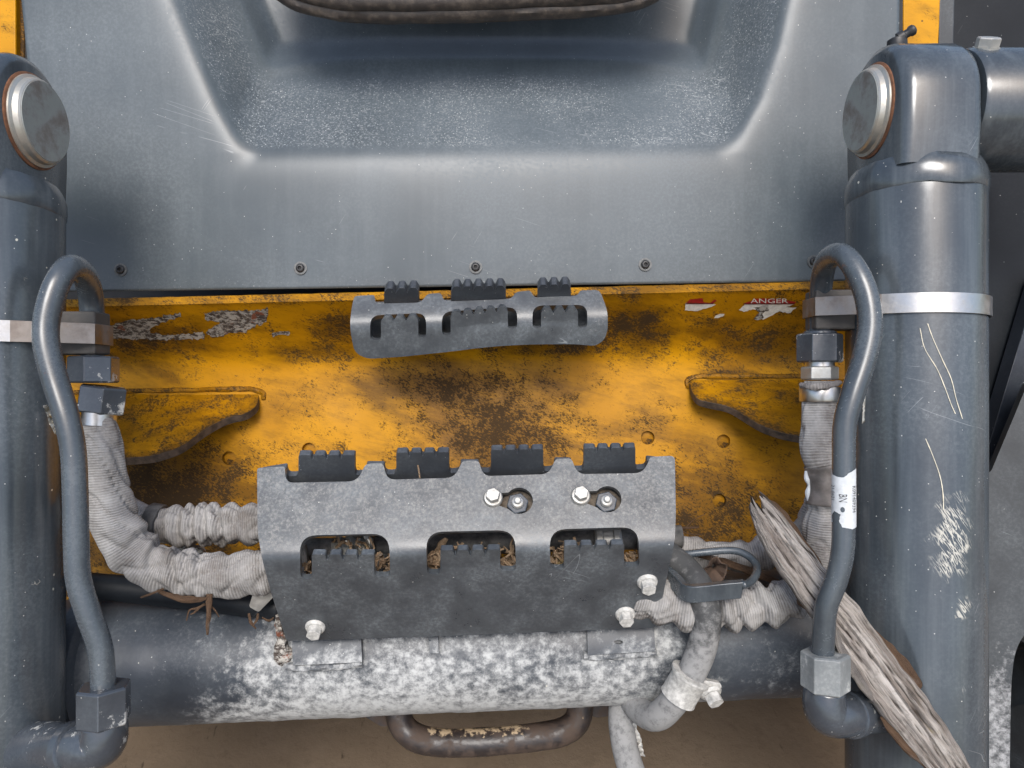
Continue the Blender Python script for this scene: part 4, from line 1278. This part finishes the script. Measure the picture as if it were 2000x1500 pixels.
D_ = sleeve('sleeved_hose', [(1250, 1062, .72, 26), (1320, 1074, .72, 27), (1380, 1084, .718, 28), (1440, 1085, .716, 29), (1490, 1078, .714, 30), (1540, 1060, .712, 30), (1580, 1035, .71, 30), (1600, 990, .70, 30)],
             'dusty ribbed hose sleeve running behind the driftwood stick', [(.28, .002, .006, .0), (.5, .0022, .007, .0), (.62, .003, .006, .002), (.75, .003, .006, .002)], seed=12)

# ================================================================== RUBBER HOSES
hoseE = thing('rubber_hose', 'dusty black hose passing through the rod guide and over the cross tube', 'hose', V(1350, 1120, .66))
hp = [(1260, 1050, .695, .0135), (1310, 1090, .685, .0135), (1345, 1120, .672, .0133), (1368, 1155, .652, .0130), (1380, 1195, .650, .0128), (1377, 1240, .654, .0128), (1362, 1290, .656, .0128), (1340, 1335, .658, .0128), (1312, 1375, .664, .0128), (1285, 1398, .675, .0128), (1262, 1395, .692, .0126), (1240, 1375, .712, .0124), (1225, 1345, .735, .0124)]
mk('hose', tube(hp, 24, 10, True, .03, 60), MAT['hosemud'], hoseE, angle=180, dirt=lambda p: -.25 + .75 * sstep(1140, 1330, px(p)[1]))
cax = (V(1362, 1290, .656) - V(1312, 1375, .664)).normalized()
cc = V(1337, 1340, .658)
cl_ = mk('hose_clamp', lathe(cc, cax, [(-.013, .0138), (-.0125, .0165), (-.010, .0160), (.008, .0160), (.0105, .0185), (.013, .0185), (.0138, .0150)], 36), MAT['galvmud'], hoseE, angle=45)
cb = V(1386, 1352, .648)
mk('clamp_tab', (lambda gq: (gq[0], gq[1]))(sheet(rnd([(1350, 1325, 5), (1408, 1334, 6), (1410, 1345, 6), (1355, 1352, 6)]), [], 10, lambda u, v: V(u, v, .650), 5)), MAT['galvmud'], cl_, solid=.006, bevel=.001)
bax = Vector((.25, -.6, .75)).normalized()
flange_bolt(V(1388, 1352, .652), bax, .0098, MAT['galvmud'], cl_, .2)
hoseG = thing('rubber_hose', 'short pale muddy hose hanging below the cross tube', 'hose', V(1225, 1440, .70))
hp = [(1222, 1330, .765, .0120), (1214, 1372, .735, .0122), (1213, 1405, .720, .0124), (1217, 1440, .712, .0126), (1226, 1480, .705, .0127), (1240, 1530, .70, .0128), (1250, 1600, .70, .0128)]
mk('hose', tube(hp, 22, 10, True, .04, 70), MAT['hosemud'], hoseG, angle=180, dirt=lambda p: .45)
fl_ = sheet(ragged([(1238, 1388), (1244, 1402), (1250, 1410), (1242, 1416), (1247, 1430), (1256, 1462), (1258, 1480), (1250, 1475), (1244, 1450), (1236, 1430)], 4, 41, 3), [], 5, lambda u, v: V(u, v, .712 + .006 * noise.noise(Vector((u * .1, v * .1, 5)))), 3)
mk('peeling_mud', (fl_[0], fl_[1]), MAT['galvmud'], hoseG, solid=.0012, smooth=False)

# ================================================================== DRIFTWOOD STICK
stick = thing('driftwood_stick', 'weathered grey wood stick wedged behind the right pipe', 'stick', V(1850, 1500, .59))
cl = [(1478, 984, .655, 19), (1494, 1010, .648, 27), (1522, 1055, .635, 33), (1556, 1102, .620, 38), (1592, 1150, .608, 43), (1630, 1196, .601, 44), (1672, 1250, .596, 43), (1712, 1305, .591, 45), (1752, 1362, .587, 47), (1790, 1412, .584, 46), (1826, 1462, .581, 41), (1850, 1496, .580, 36), (1868, 1520, .580, 28)]
q = spline([Vector((*V(u, v, d), rp * d / F)) for u, v, d, rp in cl], 20)
path = [Vector(p[:3]) for p in q]; rr = [p[3] for p in q]
vv, ff, uu = [], [], []
sg = 110
TOT = sum((path[i + 1] - path[i]).length for i in range(len(path) - 1))
acc = 0
dirts = []
for i, p in enumerate(path):
    T_ = (path[min(i + 1, len(path) - 1)] - path[max(i - 1, 0)]).normalized()
    Nz = (Vector((0, 0, 1)) - T_ * T_.z).normalized()
    Bx = T_.cross(Nz)
    if i: acc += (p - path[i - 1]).length
    for k in range(sg):
        th = 2 * math.pi * k / sg
        cth, sth = math.cos(th), math.sin(th)
        wx = rr[i] * .96 * (1 + .13 * noise.noise(Vector((acc * 16, 1.0 if sth > 0 else 5.0, 0))) + .08 * noise.noise(Vector((acc * 75, 2.0 if sth > 0 else 7.0, 0))))
        hz_ = min(.0095, rr[i] * .62)
        n1 = noise.noise(Vector((acc * 5.5, sth * 3.4 + 1.6 * acc, 3.0)))
        n2 = noise.noise(Vector((acc * 8.0, sth * 8.5 - 2.0 * acc, 9.0)))
        n3 = noise.noise(Vector((acc * 3.0, sth * 5.0, 14.0)))
        crack = math.exp(-(n1 / .045) ** 2) * .9 + math.exp(-(n2 / .055) ** 2) * .45
        lift = .0034 * n3 + .0014 * n2 + .0010 * noise.noise(Vector((acc * 90, sth * 14, 1))) - .0042 * min(1, crack)
        ce = math.copysign(abs(cth) ** .45, cth)
        se = math.copysign(abs(sth) ** .8, sth)
        rag = .016 * noise.noise(Vector((sth * 3.5, cth * 1.5, 2.0))) + .007 * noise.noise(Vector((sth * 9, cth * 3, 4.0)))
        endw = sstep(.045, 0.0, acc) - sstep(TOT - .06, TOT, acc) * 1.4
        vv.append(p + Bx * (se * wx) + T_ * rag * endw + Nz * (ce * hz_ + (lift if cth > -.2 else 0) + .0015 * math.sin(acc * 30) * abs(sth)))
        uu.append((acc, k / sg * .12))
        dirts.append(clamp(crack * 1.0 - .12) * .8)
nl = len(path)
for i in range(nl - 1):
    for k in range(sg):
        a, b = i * sg + k, i * sg + (k + 1) % sg
        ff.append((a, b, b + sg, a + sg))
ff.append(tuple(range(sg))[::-1]); ff.append(tuple((nl - 1) * sg + k for k in range(sg)))
it = iter(dirts)
mk('wood_body', (vv, ff, uu), MAT['wood'], stick, angle=180, dirt=lambda p: next(it))
def splinter(name, pts, mat, parent, seg=9):
    return mk(name, tube(pts, seg, 8, True, .35, 120, .5), mat, parent, angle=180)
splinter('splinter', [(1466, 984, .652, .001), (1474, 1000, .645, .0025), (1490, 1030, .638, .003), (1505, 1056, .632, .001)], MAT['wood'], stick)
splinter('splinter', [(1498, 976, .655, .001), (1516, 990, .647, .003), (1540, 1020, .640, .0036), (1560, 1050, .632, .0034), (1590, 1090, .624, .003), (1612, 1118, .615, .001)], MAT['twig'], stick)
splinter('splinter', [(1632, 1226, .592, .001), (1640, 1262, .588, .0034), (1660, 1300, .585, .0038), (1690, 1345, .582, .0034), (1705, 1368, .58, .001)], MAT['wood'], stick)
splinter('bark_strip', [(1700, 1225, .594, .001), (1745, 1275, .590, .004), (1775, 1310, .588, .0042), (1793, 1335, .588, .003), (1797, 1345, .588, .001)], MAT['twig'], stick)
splinter('splinter', [(1720, 1400, .584, .001), (1750, 1436, .580, .0036), (1785, 1470, .577, .004), (1815, 1500, .575, .002)], MAT['twig'], stick)
splinter('splinter', [(1840, 1470, .578, .002), (1862, 1500, .575, .004), (1872, 1530, .573, .002)], MAT['wood'], stick)

# ================================================================== TWIGS, LEAF, CHIPS
def twig(name, label, strands, mat='twig', group=None):
    t = thing(name, label, 'twig', V(strands[0][0][0], strands[0][0][1], strands[0][0][2]), group)
    for k, s_ in enumerate(strands):
        splinter('stem' if k == 0 else 'side_shoot', s_, MAT[mat], t, 8)
    return t
twig('twig', 'brown twig lying inside the rod guide loop', [[(1345, 1078, .690, .002), (1400, 1094, .692, .0032), (1450, 1110, .692, .0034), (1500, 1130, .690, .0036), (1545, 1150, .69, .003)]])
twig('twig', 'thin brown twig end sticking out below the right sleeve', [[(1540, 1160, .650, .002), (1565, 1180, .640, .0022), (1592, 1200, .635, .0018)]])
twig('root_twig', 'dark rootlet hanging from the left sleeve over the cross tube', [[(409, 1160, .655, .003), (408, 1190, .652, .0026), (406, 1215, .652, .002), (405, 1240, .653, .0008)],
     [(400, 1180, .655, .0012), (385, 1188, .655, .001), (370, 1192, .655, .0009), (364, 1212, .655, .0006)], [(392, 1184, .655, .0011), (380, 1196, .655, .0008), (372, 1200, .655, .0006)], [(410, 1182, .655, .0011), (420, 1192, .655, .0008), (428, 1205, .655, .0005)]])
twig('root_twig', 'small dark rootlets beside the tread left corner', [[(486, 1198, .672, .0012), (490, 1215, .670, .0014), (500, 1228, .670, .0008)], [(504, 1198, .672, .001), (502, 1210, .67, .0012), (494, 1222, .67, .0006)], [(512, 1206, .672, .0008), (525, 1212, .67, .001), (535, 1206, .67, .0006)]])
twig('bark_shreds', 'brown bark shreds under the left sleeve', [[(300, 1150, .655, .001), (340, 1166, .652, .003), (380, 1172, .652, .0028), (405, 1168, .653, .001)], [(275, 1167, .655, .0008), (300, 1158, .652, .0010), (320, 1150, .652, .0008)]])
twig('straw', 'pale straw standing in a notch of the lower tread', [[(815, 905, .662, .0008), (818, 918, .655, .0008), (820, 934, .650, .0008)]], 'chip')
twig('straw', 'thin dry stalk against yellow plate right of the tread', [[(1318, 1031, .80, .0008), (1345, 1031, .80, .0014), (1365, 1030, .80, .0008)], [(1326, 1034, .80, .0004), (1345, 1042, .80, .0005), (1372, 1045, .80, .0003)], [(1340, 1030, .8, .0004), (1355, 1015, .8, .0004), (1378, 1004, .8, .0003)]])
twig('wood_splinter', 'pale wood splinter poking from the middle tread window', [[(838, 1112, .672, .003), (850, 1088, .664, .0038), (862, 1066, .655, .0034), (872, 1052, .650, .002)]], 'chip')
twig('wood_splinter', 'bent grass stem at the right of the middle window', [[(1003, 1048, .655, .0008), (998, 1065, .655, .001), (1002, 1090, .655, .0012), (1006, 1106, .655, .001)]], 'chip')
# dried leaf curl
lc = V(1400, 1112, .668)
vv, ff = [], []
for i in range(7):
    for k in range(14):
        a = 2 * math.pi * k / 14
        r_ = .002 + .0075 * (i / 6) * (1 + .55 * noise.noise(Vector((math.cos(a) * 1.6, math.sin(a) * 1.6, 2.0 + i * .1)))) + .0012 * noise.noise(Vector((math.cos(a) * 4, math.sin(a) * 4, i * .4)))
        vv.append(lc + Vector((r_ * math.cos(a), r_ * math.sin(a) * 1.1, -.014 + .014 * (i / 6) ** .6 + .009 * (i / 6) * noise.noise(Vector((math.cos(a) * 1.5, math.sin(a) * 1.5, 7))))))
for i in range(6):
    for k in range(14):
        a, b = i * 14 + k, i * 14 + (k + 1) % 14
        ff.append((a, b, b + 14, a + 14))
lf = mk('dry_leaf', (vv, ff), MAT['leaf'], None, solid=.0006)
tag(lf, 'curled dry brown leaf inside the rod guide loop', 'leaf')
# loose chips behind the windows
vv, ff, uu = [], [], []
for (a0, a1, b0, b1, nn) in ((735, 765, 1080, 1128, 26), (588, 606, 1095, 1128, 8), (834, 862, 1080, 1120, 34), (862, 975, 1068, 1082, 26), (976, 1004, 1072, 1114, 34), (1074, 1102, 1070, 1112, 36), (1102, 1130, 1058, 1070, 14), (1220, 1244, 1080, 1108, 18), (660, 730, 1052, 1080, 12)):
    for _ in range(nn):
        u, v = random.uniform(a0, a1), random.uniform(b0, b1)
        c = V(u, v, .650 + random.uniform(0, .022) + max(0, (1085 - v)) * .0002)
        R3 = Euler((random.uniform(-.6, .6), random.uniform(-.6, .6), random.uniform(0, 3.14))).to_matrix()
        bx = box(c, random.uniform(.002, .007), random.uniform(.0005, .0013), random.uniform(.0003, .0010), R3)
        n0 = len(vv)
        vv += bx[0]; ff += [tuple(i + n0 for i in f) for f in bx[1]]
        r0 = random.random() * 3
        uu += [(r0 + i * .002, r0 + i * .003) for i in range(8)]
ch = mk('wood_chips', (vv, ff, uu), MAT['chip'], None, smooth=False)
tag(ch, 'loose brown wood chips lying behind the tread windows', kind='stuff')
